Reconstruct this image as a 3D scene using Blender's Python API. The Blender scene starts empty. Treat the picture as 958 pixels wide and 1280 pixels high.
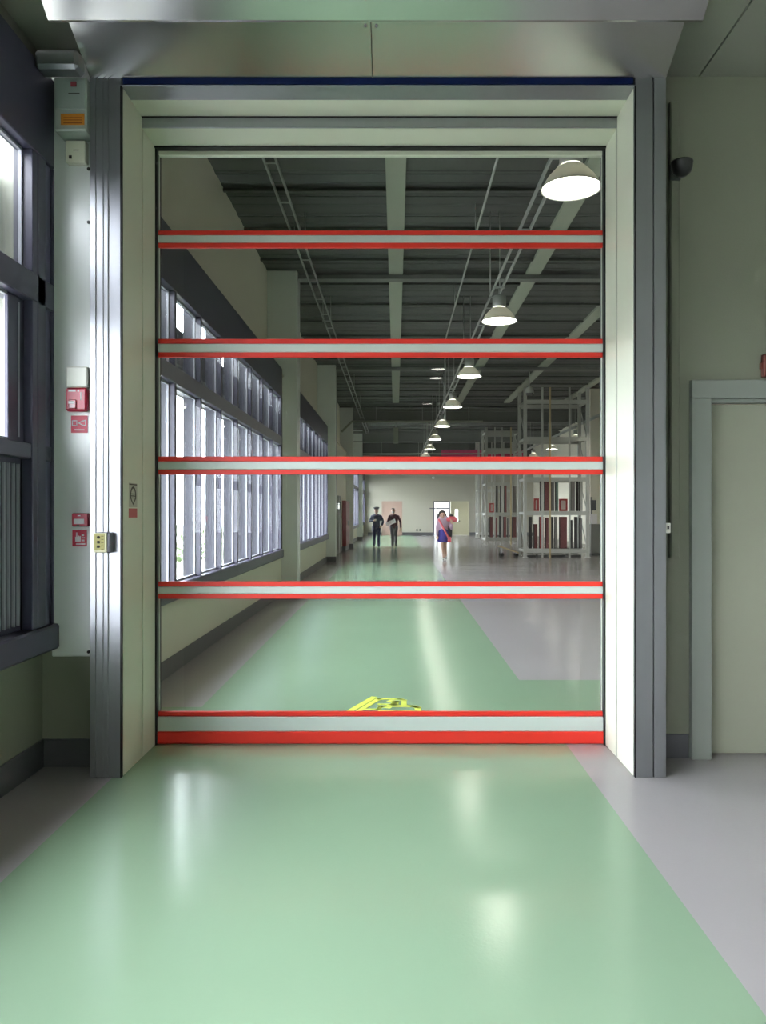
import bpy, bmesh, math, random
from mathutils import Vector, Matrix
random.seed(7)
SC = bpy.context.scene
COL = SC.collection
PI = math.pi

# ------------------------------------------------------------------ camera, world, exposure
F_PX, VPX, VPY, CAM_Z = 961.0, 495.0, 640.0, 1.56
cam_d = bpy.data.cameras.new('camera')
cam = bpy.data.objects.new('camera', cam_d)
COL.objects.link(cam)
cam.location = (0, 0, CAM_Z)
cam.rotation_euler = (PI/2, 0, 0)
cam_d.sensor_fit = 'VERTICAL'
cam_d.sensor_height = 36.0
cam_d.lens = F_PX*36.0/1280.0
cam_d.shift_x = -(VPX-479.0)/1280.0
cam_d.clip_end = 400
SC.camera = cam

WORLD_STRENGTH = 23.0
LAMP_STRENGTH = 38.0
DOWNLIGHT_STRENGTH = 30.0
w = bpy.data.worlds.new('overcast_sky')
SC.world = w
w.use_nodes = True
bg = w.node_tree.nodes['Background']
bg.inputs[0].default_value = (0.95, 0.97, 1.0, 1)
bg.inputs[1].default_value = WORLD_STRENGTH
SC.view_settings.view_transform = 'Standard'
SC.view_settings.look = 'None'
SC.view_settings.exposure = 0.0
SC.view_settings.gamma = 1.0
SC.view_settings.use_curve_mapping = False
SC.cycles.max_bounces = 10
SC.cycles.diffuse_bounces = 6
SC.cycles.glossy_bounces = 5
SC.cycles.transparent_max_bounces = 24
SC.cycles.sample_clamp_indirect = 6.0
SC.cycles.caustics_reflective = False
SC.cycles.caustics_refractive = False
SC.cycles.use_denoising = True

# ------------------------------------------------------------------ helpers
def PX(px, Y): return (px-VPX)*Y/F_PX          # X of an image column at depth Y
def PZ(py, Y): return CAM_Z+(VPY-py)*Y/F_PX    # Z of an image row at depth Y
def GY(py): return F_PX*CAM_Z/(py-VPY)         # depth of a floor point

def srgb(r, g, b):
    def f(c):
        c /= 255.0
        return c/12.92 if c <= 0.04045 else ((c+0.055)/1.055)**2.4
    return (f(r), f(g), f(b), 1.0)

MATS = {}
def mat(name, col, rough=0.5, metal=0.0, spec=0.5, noise=0.0, nscale=8.0, bump=0.0, bscale=40.0,
        emit=None, estr=0.0, coat=0.0, stretch=None, rnoise=0.0, aniso=0.0):
    if name in MATS: return MATS[name]
    m = bpy.data.materials.new(name)
    m.use_nodes = True
    nt = m.node_tree
    p = nt.nodes['Principled BSDF']
    p.inputs['Base Color'].default_value = col
    p.inputs['Roughness'].default_value = rough
    p.inputs['Metallic'].default_value = metal
    p.inputs['Specular IOR Level'].default_value = spec
    p.inputs['Coat Weight'].default_value = coat
    p.inputs['Coat Roughness'].default_value = 0.08
    if aniso: p.inputs['Anisotropic'].default_value = aniso
    if emit:
        p.inputs['Emission Color'].default_value = emit
        p.inputs['Emission Strength'].default_value = estr
    if noise or bump or rnoise:
        tc = nt.nodes.new('ShaderNodeTexCoord')
        mp = nt.nodes.new('ShaderNodeMapping')
        nt.links.new(tc.outputs['Object'], mp.inputs['Vector'])
        if stretch: mp.inputs['Scale'].default_value = stretch
    if noise:
        n = nt.nodes.new('ShaderNodeTexNoise')
        n.inputs['Scale'].default_value = nscale
        n.inputs['Detail'].default_value = 4
        nt.links.new(mp.outputs[0], n.inputs['Vector'])
        hsv = nt.nodes.new('ShaderNodeHueSaturation')
        hsv.inputs['Color'].default_value = col
        mr = nt.nodes.new('ShaderNodeMapRange')
        mr.inputs['To Min'].default_value = 1-noise
        mr.inputs['To Max'].default_value = 1+noise
        nt.links.new(n.outputs['Fac'], mr.inputs['Value'])
        nt.links.new(mr.outputs[0], hsv.inputs['Value'])
        nt.links.new(hsv.outputs[0], p.inputs['Base Color'])
        if rnoise:
            m2 = nt.nodes.new('ShaderNodeMapRange')
            m2.inputs['To Min'].default_value = max(0.02, rough-rnoise)
            m2.inputs['To Max'].default_value = rough+rnoise
            nt.links.new(n.outputs['Fac'], m2.inputs['Value'])
            nt.links.new(m2.outputs[0], p.inputs['Roughness'])
    if bump:
        n2 = nt.nodes.new('ShaderNodeTexNoise')
        n2.inputs['Scale'].default_value = bscale
        n2.inputs['Detail'].default_value = 3
        nt.links.new(mp.outputs[0], n2.inputs['Vector'])
        b = nt.nodes.new('ShaderNodeBump')
        b.inputs['Strength'].default_value = bump
        b.inputs['Distance'].default_value = 0.02
        nt.links.new(n2.outputs['Fac'], b.inputs['Height'])
        nt.links.new(b.outputs[0], p.inputs['Normal'])
    MATS[name] = m
    return m

def glass(name, tint, ior=1.45, rough=0.0, scale=1.0):
    if name in MATS: return MATS[name]
    m = bpy.data.materials.new(name)
    m.use_nodes = True
    nt = m.node_tree
    nt.nodes.remove(nt.nodes['Principled BSDF'])
    out = nt.nodes['Material Output']
    t = nt.nodes.new('ShaderNodeBsdfTransparent')
    t.inputs[0].default_value = tint
    g = nt.nodes.new('ShaderNodeBsdfGlossy')
    g.inputs['Roughness'].default_value = rough
    fr = nt.nodes.new('ShaderNodeFresnel')
    # a thin sheet: the same reflectance from both faces
    ge = nt.nodes.new('ShaderNodeNewGeometry')
    mi = nt.nodes.new('ShaderNodeMapRange')
    mi.inputs['To Min'].default_value = ior
    mi.inputs['To Max'].default_value = 1/ior
    nt.links.new(ge.outputs['Backfacing'], mi.inputs['Value'])
    nt.links.new(mi.outputs[0], fr.inputs['IOR'])
    mu = nt.nodes.new('ShaderNodeMath')
    mu.operation = 'MULTIPLY'
    mu.inputs[1].default_value = scale
    nt.links.new(fr.outputs[0], mu.inputs[0])
    mx = nt.nodes.new('ShaderNodeMixShader')
    nt.links.new(mu.outputs[0], mx.inputs[0])
    nt.links.new(t.outputs[0], mx.inputs[1])
    nt.links.new(g.outputs[0], mx.inputs[2])
    nt.links.new(mx.outputs[0], out.inputs['Surface'])
    MATS[name] = m
    return m

def box(bm, x0, x1, y0, y1, z0, z1, bev=0.0):
    x0, x1 = min(x0, x1), max(x0, x1)
    y0, y1 = min(y0, y1), max(y0, y1)
    z0, z1 = min(z0, z1), max(z0, z1)
    v = [bm.verts.new(c) for c in ((x0, y0, z0), (x1, y0, z0), (x1, y1, z0), (x0, y1, z0),
                                   (x0, y0, z1), (x1, y0, z1), (x1, y1, z1), (x0, y1, z1))]
    fs = [bm.faces.new([v[i] for i in q]) for q in
          ((3, 2, 1, 0), (4, 5, 6, 7), (0, 1, 5, 4), (1, 2, 6, 5), (2, 3, 7, 6), (3, 0, 4, 7))]
    if bev > 0:
        es = list({e for f in fs for e in f.edges})
        bmesh.ops.bevel(bm, geom=es, offset=bev, segments=1, affect='EDGES', profile=0.5)

def tube(bm, p0, p1, r0, r1=None, n=12, caps=True):
    r1 = r0 if r1 is None else r1
    p0, p1 = Vector(p0), Vector(p1)
    d = (p1-p0).normalized()
    a = d.orthogonal().normalized()
    b = d.cross(a)
    A, B = [], []
    for i in range(n):
        t = 2*PI*i/n
        o = a*math.cos(t)+b*math.sin(t)
        A.append(bm.verts.new(p0+o*r0))
        B.append(bm.verts.new(p1+o*r1))
    for i in range(n):
        j = (i+1) % n
        f = bm.faces.new((A[i], A[j], B[j], B[i]))
        f.smooth = True
    if caps:
        bm.faces.new(A[::-1])
        bm.faces.new(B)

def lathe(bm, prof, n=24, cx=0, cy=0, smooth=True, cap0=False, cap1=False):
    rings = []
    for r, z in prof:
        rings.append([bm.verts.new((cx+r*math.cos(2*PI*i/n), cy+r*math.sin(2*PI*i/n), z)) for i in range(n)])
    for k in range(len(rings)-1):
        for i in range(n):
            j = (i+1) % n
            f = bm.faces.new((rings[k][i], rings[k][j], rings[k+1][j], rings[k+1][i]))
            f.smooth = smooth
    if cap0: bm.faces.new(rings[0][::-1])
    if cap1: bm.faces.new(rings[-1])

def prism(bm, pts, axis, a0, a1):
    """extrude a closed 2-D outline along an axis"""
    def P(u, v, a):
        return {'X': (a, u, v), 'Y': (u, a, v), 'Z': (u, v, a)}[axis]
    A = [bm.verts.new(P(u, v, a0)) for u, v in pts]
    B = [bm.verts.new(P(u, v, a1)) for u, v in pts]
    n = len(pts)
    bm.faces.new(A)
    bm.faces.new(B[::-1])
    for i in range(n):
        j = (i+1) % n
        bm.faces.new((A[j], A[i], B[i], B[j]))

def obj(name, bm, m, parent=None, recalc=True):
    if recalc: bmesh.ops.recalc_face_normals(bm, faces=bm.faces[:])
    me = bpy.data.meshes.new(name)
    bm.to_mesh(me)
    bm.free()
    if m: me.materials.append(m)
    o = bpy.data.objects.new(name, me)
    COL.objects.link(o)
    if parent: o.parent = parent
    return o

def bx(name, dims, m, parent=None, bev=0.0):
    bm = bmesh.new()
    box(bm, *dims, bev=bev)
    return obj(name, bm, m, parent)

def tb(name, p0, p1, r, m, parent=None, n=12, r1=None):
    bm = bmesh.new()
    tube(bm, p0, p1, r, r1, n)
    return obj(name, bm, m, parent)

def tag(o, label, cat, group=None):
    o['label'] = label
    o['category'] = cat
    if group: o['group'] = group
    return o

def thing(name, label, cat, loc=(0, 0, 0), group=None):
    o = bpy.data.objects.new(name, None)
    o.empty_display_size = 0.1
    COL.objects.link(o)
    o.location = loc
    return tag(o, label, cat, group)

def struct(o, label=None):
    o['kind'] = 'structure'
    if label: o['label'] = label
    return o

def sempty(name, label=None):
    o = bpy.data.objects.new(name, None)
    o.empty_display_size = 0.1
    COL.objects.link(o)
    return struct(o, label)

def share(name, src, parent, loc=(0, 0, 0)):
    o = bpy.data.objects.new(name, src.data)
    COL.objects.link(o)
    o.parent = parent
    o.location = loc
    return o

def dup(root, loc, label=None, rotz=None):
    r = root.copy()
    COL.objects.link(r)
    r.location = loc
    if rotz is not None: r.rotation_euler = (0, 0, rotz)
    if label: r['label'] = label
    for ch in list(root.children):
        c = ch.copy()
        COL.objects.link(c)
        c.parent = r
        for g in list(ch.children):
            d = g.copy()
            COL.objects.link(d)
            d.parent = c
    return r

# ------------------------------------------------------------------ materials
WALL = mat('wall_paint', srgb(136, 139, 122), 0.55, noise=0.03, nscale=3, bump=0.05, bscale=90)
WALLH = mat('wall_paint_hall', srgb(226, 222, 205), 0.5, noise=0.03, nscale=2, bump=0.04, bscale=90)
CEIL = mat('ceiling_board', srgb(150, 152, 140), 0.6, noise=0.02, nscale=3)
BASEB = mat('baseboard_grey', srgb(92, 92, 96), 0.4, noise=0.05)
WHITE = mat('gloss_white_cladding', srgb(240, 243, 240), 0.24, noise=0.01)
JAMB = mat('cream_jamb_panel', srgb(214, 217, 199), 0.35, noise=0.015, nscale=5)
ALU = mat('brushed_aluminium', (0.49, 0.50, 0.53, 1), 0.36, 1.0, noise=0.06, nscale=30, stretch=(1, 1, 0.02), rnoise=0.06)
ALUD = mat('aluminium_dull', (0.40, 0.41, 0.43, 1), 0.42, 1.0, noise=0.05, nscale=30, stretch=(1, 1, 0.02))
STEEL = mat('polished_steel', (0.62, 0.62, 0.60, 1), 0.2, 1.0, noise=0.04, nscale=2.5, bump=0.10, bscale=1.6, rnoise=0.03)
BLACK = mat('black_rubber', srgb(18, 18, 19), 0.5)
DARKF = mat('dark_window_frame', srgb(70, 68, 86), 0.35, noise=0.04, nscale=6)
DARKP = mat('dark_window_panel', srgb(104, 103, 126), 0.30, noise=0.04, nscale=4)
FIN = mat('outer_mullion_fin', srgb(48, 48, 60), 0.4, noise=0.03)
BEAD = mat('pale_glazing_bead', srgb(165, 166, 176), 0.4)
LOUV = mat('sunshade_louver', srgb(26, 26, 34), 0.45)
RED = mat('signal_red', srgb(222, 46, 34), 0.42, noise=0.03)
GREYT = mat('grey_reflective_tape', srgb(200, 208, 202), 0.35, noise=0.03, nscale=6)
REDM = mat('alarm_red', srgb(190, 32, 62), 0.3)
REDS = mat('sticker_red', srgb(205, 38, 70), 0.4)
PRINTW = mat('white_print', srgb(240, 236, 238), 0.5)
PRINTD = mat('dark_print', srgb(52, 44, 36), 0.5)
BLUEF = mat('blue_protective_film', srgb(14, 30, 74), 0.3)
VINYL = glass('clear_vinyl', (0.93, 0.945, 0.935, 1), 1.38, 0.0, 0.75)
WGLASS = glass('window_glass', (0.93, 0.95, 0.97, 1), 1.45)
DECK = mat('roof_deck_metal', srgb(70, 72, 69), 0.55, 0.0, noise=0.10, nscale=1.5)
GIRD = mat('painted_girder', srgb(160, 166, 150), 0.5, noise=0.03)
XBEAM = mat('cross_beam_paint', srgb(106, 108, 105), 0.5, noise=0.04)
GALV = mat('galvanised_tray', srgb(170, 172, 168), 0.4, 0.3)
SHADEM = mat('lamp_shade_metal', srgb(206, 206, 200), 0.4)
def translucent(name, col, k):
    m = bpy.data.materials.new(name)
    m.use_nodes = True
    nt = m.node_tree
    p = nt.nodes['Principled BSDF']
    p.inputs['Base Color'].default_value = col
    p.inputs['Roughness'].default_value = 0.35
    t = nt.nodes.new('ShaderNodeBsdfTranslucent')
    t.inputs[0].default_value = col
    mx = nt.nodes.new('ShaderNodeMixShader')
    mx.inputs[0].default_value = k
    nt.links.new(p.outputs[0], mx.inputs[1])
    nt.links.new(t.outputs[0], mx.inputs[2])
    nt.links.new(mx.outputs[0], nt.nodes['Material Output'].inputs['Surface'])
    return m
OPAL = translucent('opal_shade', srgb(215, 215, 208), 0.12)
GLOW = mat('lamp_glow', (1, 1, 1, 1), 0.5, emit=(1.0, 0.95, 0.84, 1), estr=LAMP_STRENGTH)
GLOWD = mat('downlight_glow', (1, 1, 1, 1), 0.5, emit=(1.0, 0.96, 0.88, 1), estr=DOWNLIGHT_STRENGTH)
YELLOW = mat('yellow_road_paint', srgb(226, 236, 96), 0.4)
RACKM = mat('rack_grey_paint', srgb(178, 178, 170), 0.45)
DOORP = mat('door_leaf_paint', srgb(156, 158, 140), 0.45, noise=0.02)
CASING = mat('door_casing_paint', srgb(142, 147, 139), 0.4)

# floor: polished epoxy, green traffic lane painted over grey
def floor_material():
    m = bpy.data.materials.new('epoxy_floor')
    m.use_nodes = True
    nt = m.node_tree
    p = nt.nodes['Principled BSDF']
    N = nt.nodes.new
    L = nt.links.new
    tc = N('ShaderNodeTexCoord')
    sp = N('ShaderNodeSeparateXYZ')
    L(tc.outputs['Object'], sp.inputs[0])
    def math_(op, a, b):
        n = N('ShaderNodeMath')
        n.operation = op
        for i, v in enumerate((a, b)):
            if isinstance(v, (int, float)): n.inputs[i].default_value = v
            else: L(v, n.inputs[i])
        return n.outputs[0]
    X, Y = sp.outputs['X'], sp.outputs['Y']
    hall = math_('GREATER_THAN', Y, 5.19)
    left = math_('ADD', -1.665, math_('MULTIPLY', hall, 0.11))
    lane = math_('MULTIPLY', math_('GREATER_THAN', X, left), math_('LESS_THAN', X, 1.145))
    apron_r = math_('MULTIPLY', math_('GREATER_THAN', X, 0.0), math_('LESS_THAN', Y, 7.14))
    apron_l = math_('MULTIPLY', math_('LESS_THAN', X, 0.0), math_('LESS_THAN', Y, 6.15))
    apron = math_('MULTIPLY', hall, math_('MAXIMUM', apron_r, apron_l))
    green = math_('MAXIMUM', lane, apron)
    mix = N('ShaderNodeMix')
    mix.data_type = 'RGBA'
    L(green, mix.inputs[0])
    mix.inputs[6].default_value = srgb(170, 165, 166)
    mix.inputs[7].default_value = srgb(142, 169, 141)
    n = N('ShaderNodeTexNoise')
    n.inputs['Scale'].default_value = 0.9
    n.inputs['Detail'].default_value = 5
    L(tc.outputs['Object'], n.inputs['Vector'])
    mr = N('ShaderNodeMapRange')
    mr.inputs['To Min'].default_value = 0.94
    mr.inputs['To Max'].default_value = 1.06
    L(n.outputs['Fac'], mr.inputs['Value'])
    hsv = N('ShaderNodeHueSaturation')
    L(mix.outputs[2], hsv.inputs['Color'])
    L(mr.outputs[0], hsv.inputs['Value'])
    L(hsv.outputs[0], p.inputs['Base Color'])
    p.inputs['Roughness'].default_value = 0.175
    p.inputs['Specular IOR Level'].default_value = 0.6
    n2 = N('ShaderNodeTexNoise')
    n2.inputs['Scale'].default_value = 60
    n2.inputs['Detail'].default_value = 2
    L(tc.outputs['Object'], n2.inputs['Vector'])
    b = N('ShaderNodeBump')
    b.inputs['Strength'].default_value = 0.10
    b.inputs['Distance'].default_value = 0.004
    L(n2.outputs['Fac'], b.inputs['Height'])
    L(b.outputs[0], p.inputs['Normal'])
    return m
FLOORM = floor_material()

# ------------------------------------------------------------------ main dimensions
YF, YJ, YC = 4.516, 4.885, 5.19        # frame front, jamb joint, curtain plane
XL, XR = -1.612, 1.405                 # clear opening
XLO, XRO = -1.797, 1.588               # outer edges of the posts
ZS1, ZS2, ZH = 4.065, 4.0, 4.11        # soffits, hood underside
YW = 4.72                              # front room face of the partition
YBACK, YFAR = -10.0, 51.4
XWL, XWIN, XHEAD, XCOL = -2.17, -2.054, -2.45, -1.87
XRF, XRH = 6.6, 9.2                    # right walls
ZCF, ZCH = 4.33, 6.15                  # ceilings
SILL0, SILL1, HEADB, HEADT = 0.74, 0.89, 3.62, 4.15

# ------------------------------------------------------------------ floor
struct(bx('floor', (-2.5, XRH+0.2, YBACK-0.2, YFAR+3.5, -0.2, 0.0), FLOORM), 'glossy epoxy floor with a green traffic lane')

# outdoors beyond the windows
OUTG = mat('outdoor_paving', srgb(150, 150, 146), 0.8, noise=0.08)
struct(bx('outdoor_ground', (-80, -2.56, -60, 110, -0.5, -0.3), OUTG), 'pale paved ground outside the windows')

# ------------------------------------------------------------------ partition wall with the door opening
pw = sempty('wall_partition', 'pale partition wall around the roll-up door')
bx('wall_panel', (-2.45, XLO+0.03, YW, YC-0.02, 0, ZCH), WALL, pw)
bx('wall_panel', (XRO-0.03, 1.99, YW+0.17, YC-0.02, 0, ZCH), WALL, pw)
bx('wall_panel', (2.92, XRH+0.2, YW+0.17, YC-0.02, 0, ZCH), WALL, pw)
bx('wall_panel', (1.99, 2.92, YW+0.17, YC-0.02, 2.30, ZCH), WALL, pw)
bx('wall_panel', (XLO+0.03, XRO-0.03, YW, YC-0.02, ZS1+0.06, ZCH), WALL, pw)
# baseboards in the front room
struct(bx('baseboard_partition_left', (-2.18, XLO+0.02, YW-0.015, YW, 0, 0.168), BASEB))
struct(bx('baseboard_partition_right', (XRO-0.02, 1.86, YW+0.155, YW+0.17, 0, 0.15), BASEB))
# white gloss column cladding left of the frame
wc = struct(bx('column_cladding', (-2.07, XLO+0.015, YW-0.10, YW, 0.69, ZCF-0.02), WHITE, bev=0.006), 'glossy white column cladding between window and frame')
bx('ledge', (-2.07, XLO+0.015, YW-0.03, YW, 0.63, 0.69), WALL, wc)
for zz in (0.72, 3.62, 3.30):
    tb('screw', (-1.845, YW-0.10, zz), (-1.845, YW-0.108, zz), 0.010, BLACK, wc, 8)

# ------------------------------------------------------------------ front room shell
wl = sempty('wall_left', 'pale low wall below the dark windows')
bx('low_wall', (-2.45, XWL, YBACK, YW, 0, SILL0), WALL, wl)
bx('upper_wall', (-2.45, XWL+0.02, YBACK, YW, HEADT+0.02, ZCF), WALL, wl)
struct(bx('baseboard_left', (XWL, XWL+0.015, YBACK, YW-0.015, 0, 0.168), BASEB))
WALLW = mat('bounce_wall_white', srgb(226, 226, 218), 0.5)  # white given to the unseen walls to bounce fill light into the room
struct(bx('wall_right', (XRF, XRF+0.15, YBACK, YW+0.17, 0, ZCF), WALLW))
struct(bx('wall_rear', (-2.45, XRF+0.15, YBACK-0.15, YBACK, 0, ZCF), WALLW))
ce = sempty('ceiling', 'pale panelled ceiling of the front room')
XSEAM = 1.93
bx('ceiling_board', (-2.45, XSEAM-0.006, YBACK, YW+0.17, ZCF, ZCF+0.05), CEIL, ce)
bx('ceiling_board', (XSEAM+0.006, XRF+0.15, YBACK, YW+0.17, ZCF, ZCF+0.05), CEIL, ce)
bx('seam_backing', (XSEAM-0.05, XSEAM+0.05, YBACK, YW+0.17, ZCF+0.05, ZCF+0.07), BLACK, ce)
struct(bx('roof_slab', (-2.45, XRH+0.35, YBACK-0.15, YC-0.02, ZCH+0.02, ZCH+0.12), DECK), 'roof slab over the front room')

# ------------------------------------------------------------------ windows
def window(name, y0, y1, mull, near_end, extra_transom=False, label=None, louvers=True, fins=True):
    """curtain-wall window along the left side; glass in the plane X = -2.12"""
    W = sempty(name, label)
    xg = -2.12
    bx('sill', (XWL-0.05, XWIN+0.03, y0, y1, SILL0, SILL1), DARKF, W, bev=0.012)
    bx('head_panel', (xg-0.05, XWIN, y0, y1, HEADB, HEADT), DARKF, W, bev=0.006)
    bx('transom', (xg-0.10, XWIN, y0, y1, 2.76, 2.92), DARKF, W, bev=0.006)
    if extra_transom:
        bx('transom', (xg-0.04, XWIN-0.012, y0, y1, 1.86, 1.95), DARKF, W, bev=0.006)
    # wide end panels
    for s, (a, b) in (('near', (y0, y0+near_end[0])), ('far', (y1-near_end[1], y1))):
        if b-a < 0.01: continue
        e = bx('end_panel', (xg-0.04, XWIN-0.02, a, b, SILL1, HEADB), DARKP, W)
        bx('edge_strip', (xg-0.02, XWIN, a, a+0.10, SILL1, HEADB), DARKF, e, bev=0.005)
        bx('edge_strip', (xg-0.02, XWIN, b-0.09, b, SILL1, HEADB), DARKF, e, bev=0.005)
    ys = mull
    first = None
    for y in ys:
        if first is None:
            bm = bmesh.new()
            box(bm, xg, XWIN-0.004, -0.03, 0.03, SILL1, HEADB, bev=0.004)
            first = obj('mullion', bm, DARKF, W)
            first.location = (0, y, 0)
            bm = bmesh.new()
            fd = 0.125 if fins else 0.05
            box(bm, xg-fd, xg, -0.025, 0.025, SILL0, HEADT)
            ff = obj('fin', bm, FIN, first)
        else:
            c = share('mullion', first, W, (0, y, 0))
            share('fin', ff, c)
    # panes between mullions
    for a, b in zip(ys[:-1], ys[1:]):
        for z0, z1 in (((SILL1, 1.86), (1.95, 2.76)) if extra_transom else ((SILL1, 2.76),)) + ((2.92, HEADB),):
            if extra_transom and b == ys[-1] and z0 == SILL1:
                # opening sash with a dark ribbed screen, last bay before the partition
                vp = bx('vent_screen', (xg-0.03, xg-0.01, b-0.52, b-0.025, z0, z1), DARKF, W)
                rib = None
                for q in range(9):
                    yq = b-0.49+q*0.053
                    if rib is None:
                        rib = bx('screen_rib', (xg-0.01, xg+0.004, -0.006, 0.006, z0+0.03, z1-0.03), BEAD, vp)
                        rib.location = (0, yq, 0)
                    else:
                        share('screen_rib', rib, vp, (0, yq, 0))
                bx('pane', (xg-0.028, xg-0.016, a+0.025, b-0.52, z0, z1), WGLASS, W)
                continue
            if extra_transom and b == ys[-1] and z0 == 1.95:
                st = bx('sash_stile', (xg-0.014, xg+0.012, b-0.205, b-0.028, z0, z1), DARKF, W, bev=0.004)
                bx('stile_bead', (xg+0.012, xg+0.016, b-0.10, b-0.085, z0+0.03, z1-0.03), BEAD, st)
            p = bx('pane', (xg-0.028, xg-0.016, a+0.025, b-0.025, z0, z1), WGLASS, W)
            bm = bmesh.new()
            t = 0.018
            box(bm, xg-0.012, xg+0.006, a+0.03, b-0.03, z0, z0+t)
            box(bm, xg-0.012, xg+0.006, a+0.03, b-0.03, z1-t, z1)
            box(bm, xg-0.012, xg+0.006, a+0.03, a+0.03+t, z0+t, z1-t)
            box(bm, xg-0.012, xg+0.006, b-0.03-t, b-0.03, z0+t, z1-t)
            obj('glazing_bead', bm, BEAD, p)
    if louvers:
        lv = None
        n = 8
        for k in range(n):
            z = 2.96+(k+0.5)*(HEADB-2.96)/n
            if lv is None:
                bm = bmesh.new()
                prism(bm, [(-0.085, -0.045), (-0.077, -0.052), (0.085, 0.045), (0.077, 0.052)], 'Y', y0-0.15, y1+0.35)
                lv = obj('louver', bm, LOUV, W)
                lv.location = (xg-0.42, 0, z)
            else:
                share('louver', lv, W, (xg-0.42, 0, z))
    return W

def seq(a, b, n): return [a+(b-a)*i/n for i in range(n+1)]
window('window_1', YBACK+0.1, YW-0.02, seq(YBACK+0.4, 4.385, 15), (0.3, 0.29), True,
       'dark framed window wall beside the camera', True, False)
window('window_2', 5.25, 13.9, [5.3+0.945*i for i in range(10)], (0.05, 0.06), False,
       'dark framed window wall seen through the roll-up door')
window('window_3', 15.0, 23.2, [15.05+0.9*i for i in range(10)], (0.05, 0.05), False,
       'dark framed window between the two nearer white columns')
window('window_4', 34.2, 42.6, [34.3+1.35*i for i in range(7)], (0.05, 0.05), False,
       'distant dark window near the two walking men', False)
window('window_5', 43.6, 51.0, [43.7+1.2*i for i in range(7)], (0.05, 0.05), False,
       'farthest dark window next to the end wall', False)

# ------------------------------------------------------------------ hall shell
hl = sempty('wall_hall_left', 'pale left wall of the hall below and above the windows')
bx('low_wall', (-2.45, XWL, YC-0.02, 24.0, 0, SILL0), WALLH, hl)
bx('solid_wall', (-2.45, XWL, 24.0, 33.6, 0, HEADT), WALLH, hl)
bx('low_wall', (-2.45, XWL, 33.6, YFAR, 0, SILL0), WALLH, hl)
for a, b in ((13.9, 15.0), (23.2, 24.0), (33.6, 34.2), (42.6, 43.6), (51.0, YFAR)):
    bx('pier', (-2.45, XWL, a, b, SILL0, HEADT), WALLH, hl)
bx('header_wall', (XHEAD-0.15, XHEAD, YC-0.02, YFAR, HEADT-0.1, ZCH+0.1), WALLH, hl)
bx('header_ledge', (XHEAD, -2.13, YC-0.02, YFAR, HEADT-0.03, HEADT), WALLH, hl)
for i, y in enumerate((14.6, 23.96, 33.6, 43.1)):
    c = struct(bx('column', (XHEAD, XCOL, y, y+0.42, 0, ZCH), WHITE, bev=0.015), 'white painted column standing against the left hall wall')
    bx('column_base', (XWL, XCOL+0.012, y-0.012, y+0.432, 0, 0.17), BASEB, c)
for a, b in ((YC, 14.588), (15.032, 23.948), (24.392, 33.588), (34.032, 43.088), (43.532, YFAR)):
    struct(bx('baseboard_hall', (XWL, XWL+0.015, a, b, 0, 0.168), BASEB))
WFAR = mat('end_wall_paint', srgb(172, 168, 154), 0.5, noise=0.03, nscale=2)
fw = sempty('wall_far', 'pale end wall of the hall with doors')
Y = YFAR
dx = [(PX(477.5, Y), PX(503, Y), 2.28), (PX(542, Y), PX(563, Y), 2.28), (PX(563.6, Y), PX(587, Y), 2.28)]
xs = [-2.6, dx[0][0], dx[0][1], dx[1][0], dx[2][1], XRH+0.2]
for a, b in ((xs[0], xs[1]), (xs[2], xs[3]), (xs[4], xs[5])):
    bx('wall_panel', (a, b, Y, Y+0.2, 0, 4.7), WFAR, fw)
bx('wall_panel', (xs[1], xs[2], Y, Y+0.2, 2.28, 4.7), WFAR, fw)
bx('wall_panel', (xs[3], xs[4], Y, Y+0.2, 2.28, 4.7), WFAR, fw)
bx('upper_cladding', (xs[0], xs[5], Y-0.05, Y+0.2, 4.7, ZCH), DECK, fw)
for a, b in ((-1.87, xs[1]), (xs[2], xs[3]), (xs[4], XRH)):
    struct(bx('baseboard_far', (a, b, Y-0.015, Y, 0, 0.2), BASEB))
rw = sempty('wall_hall_right', 'pale right wall of the hall')
bx('wall_panel', (XRH, XRH+0.2, YC-0.02, YFAR, 0, ZCH), WALLH, rw)
# room behind the open doorway, lit by daylight dimmed at its far end
struct(bx('wall_lobby_left', (-1.5, -1.4, Y+0.2, Y+3.4, 0, 2.9), WALLH))
struct(bx('wall_lobby_right', (5.3, 5.4, Y+0.2, Y+3.4, 0, 2.9), WALLH))
struct(bx('ceiling_lobby', (-1.5, 5.4, Y+0.2, Y+3.4, 2.9, 3.0), WALLH))

struct(bx('lobby_dimmer', (-1.4, 5.3, Y+3.3, Y+3.32, 0, 2.9), glass('dimming_sheet', (0.36, 0.36, 0.35, 1), 1.3)), 'added see-through sheet dimming the daylight at the end of the lobby')  # dark sheet added to tone down the sky behind the doorway
# hall roof: separate deck panels with turned-down lips
rc = sempty('ceiling_hall', 'dark metal roof deck over the hall')
dp = 0.752
npan = int((YFAR+0.2-(YC-0.02))/dp)+1
src = None
for i in range(npan):
    y = YC-0.02+i*dp
    if src is None:
        bm = bmesh.new()
        g = 0.012
        prof = [(g, 0.0), (0.05, 0.0), (0.07, 0.016), (0.30, 0.016), (0.32, 0.006), (0.42, 0.006), (0.44, 0.016),
                (0.67, 0.016), (0.69, 0.0), (dp-g, 0.0), (dp-g, 0.08), (g, 0.08)]
        prism(bm, prof, 'X', XHEAD-0.15, XRH+0.2)
        src = obj('deck_panel', bm, DECK, rc)
        src.location = (0, y, ZCH)
    else:
        share('deck_panel', src, rc, (0, y, ZCH))
bx('roof_skin', (XHEAD-0.15, XRH+0.2, YC-0.02, YFAR+0.2, ZCH+0.085, ZCH+0.12), BLACK, rc)
gs = None
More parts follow.
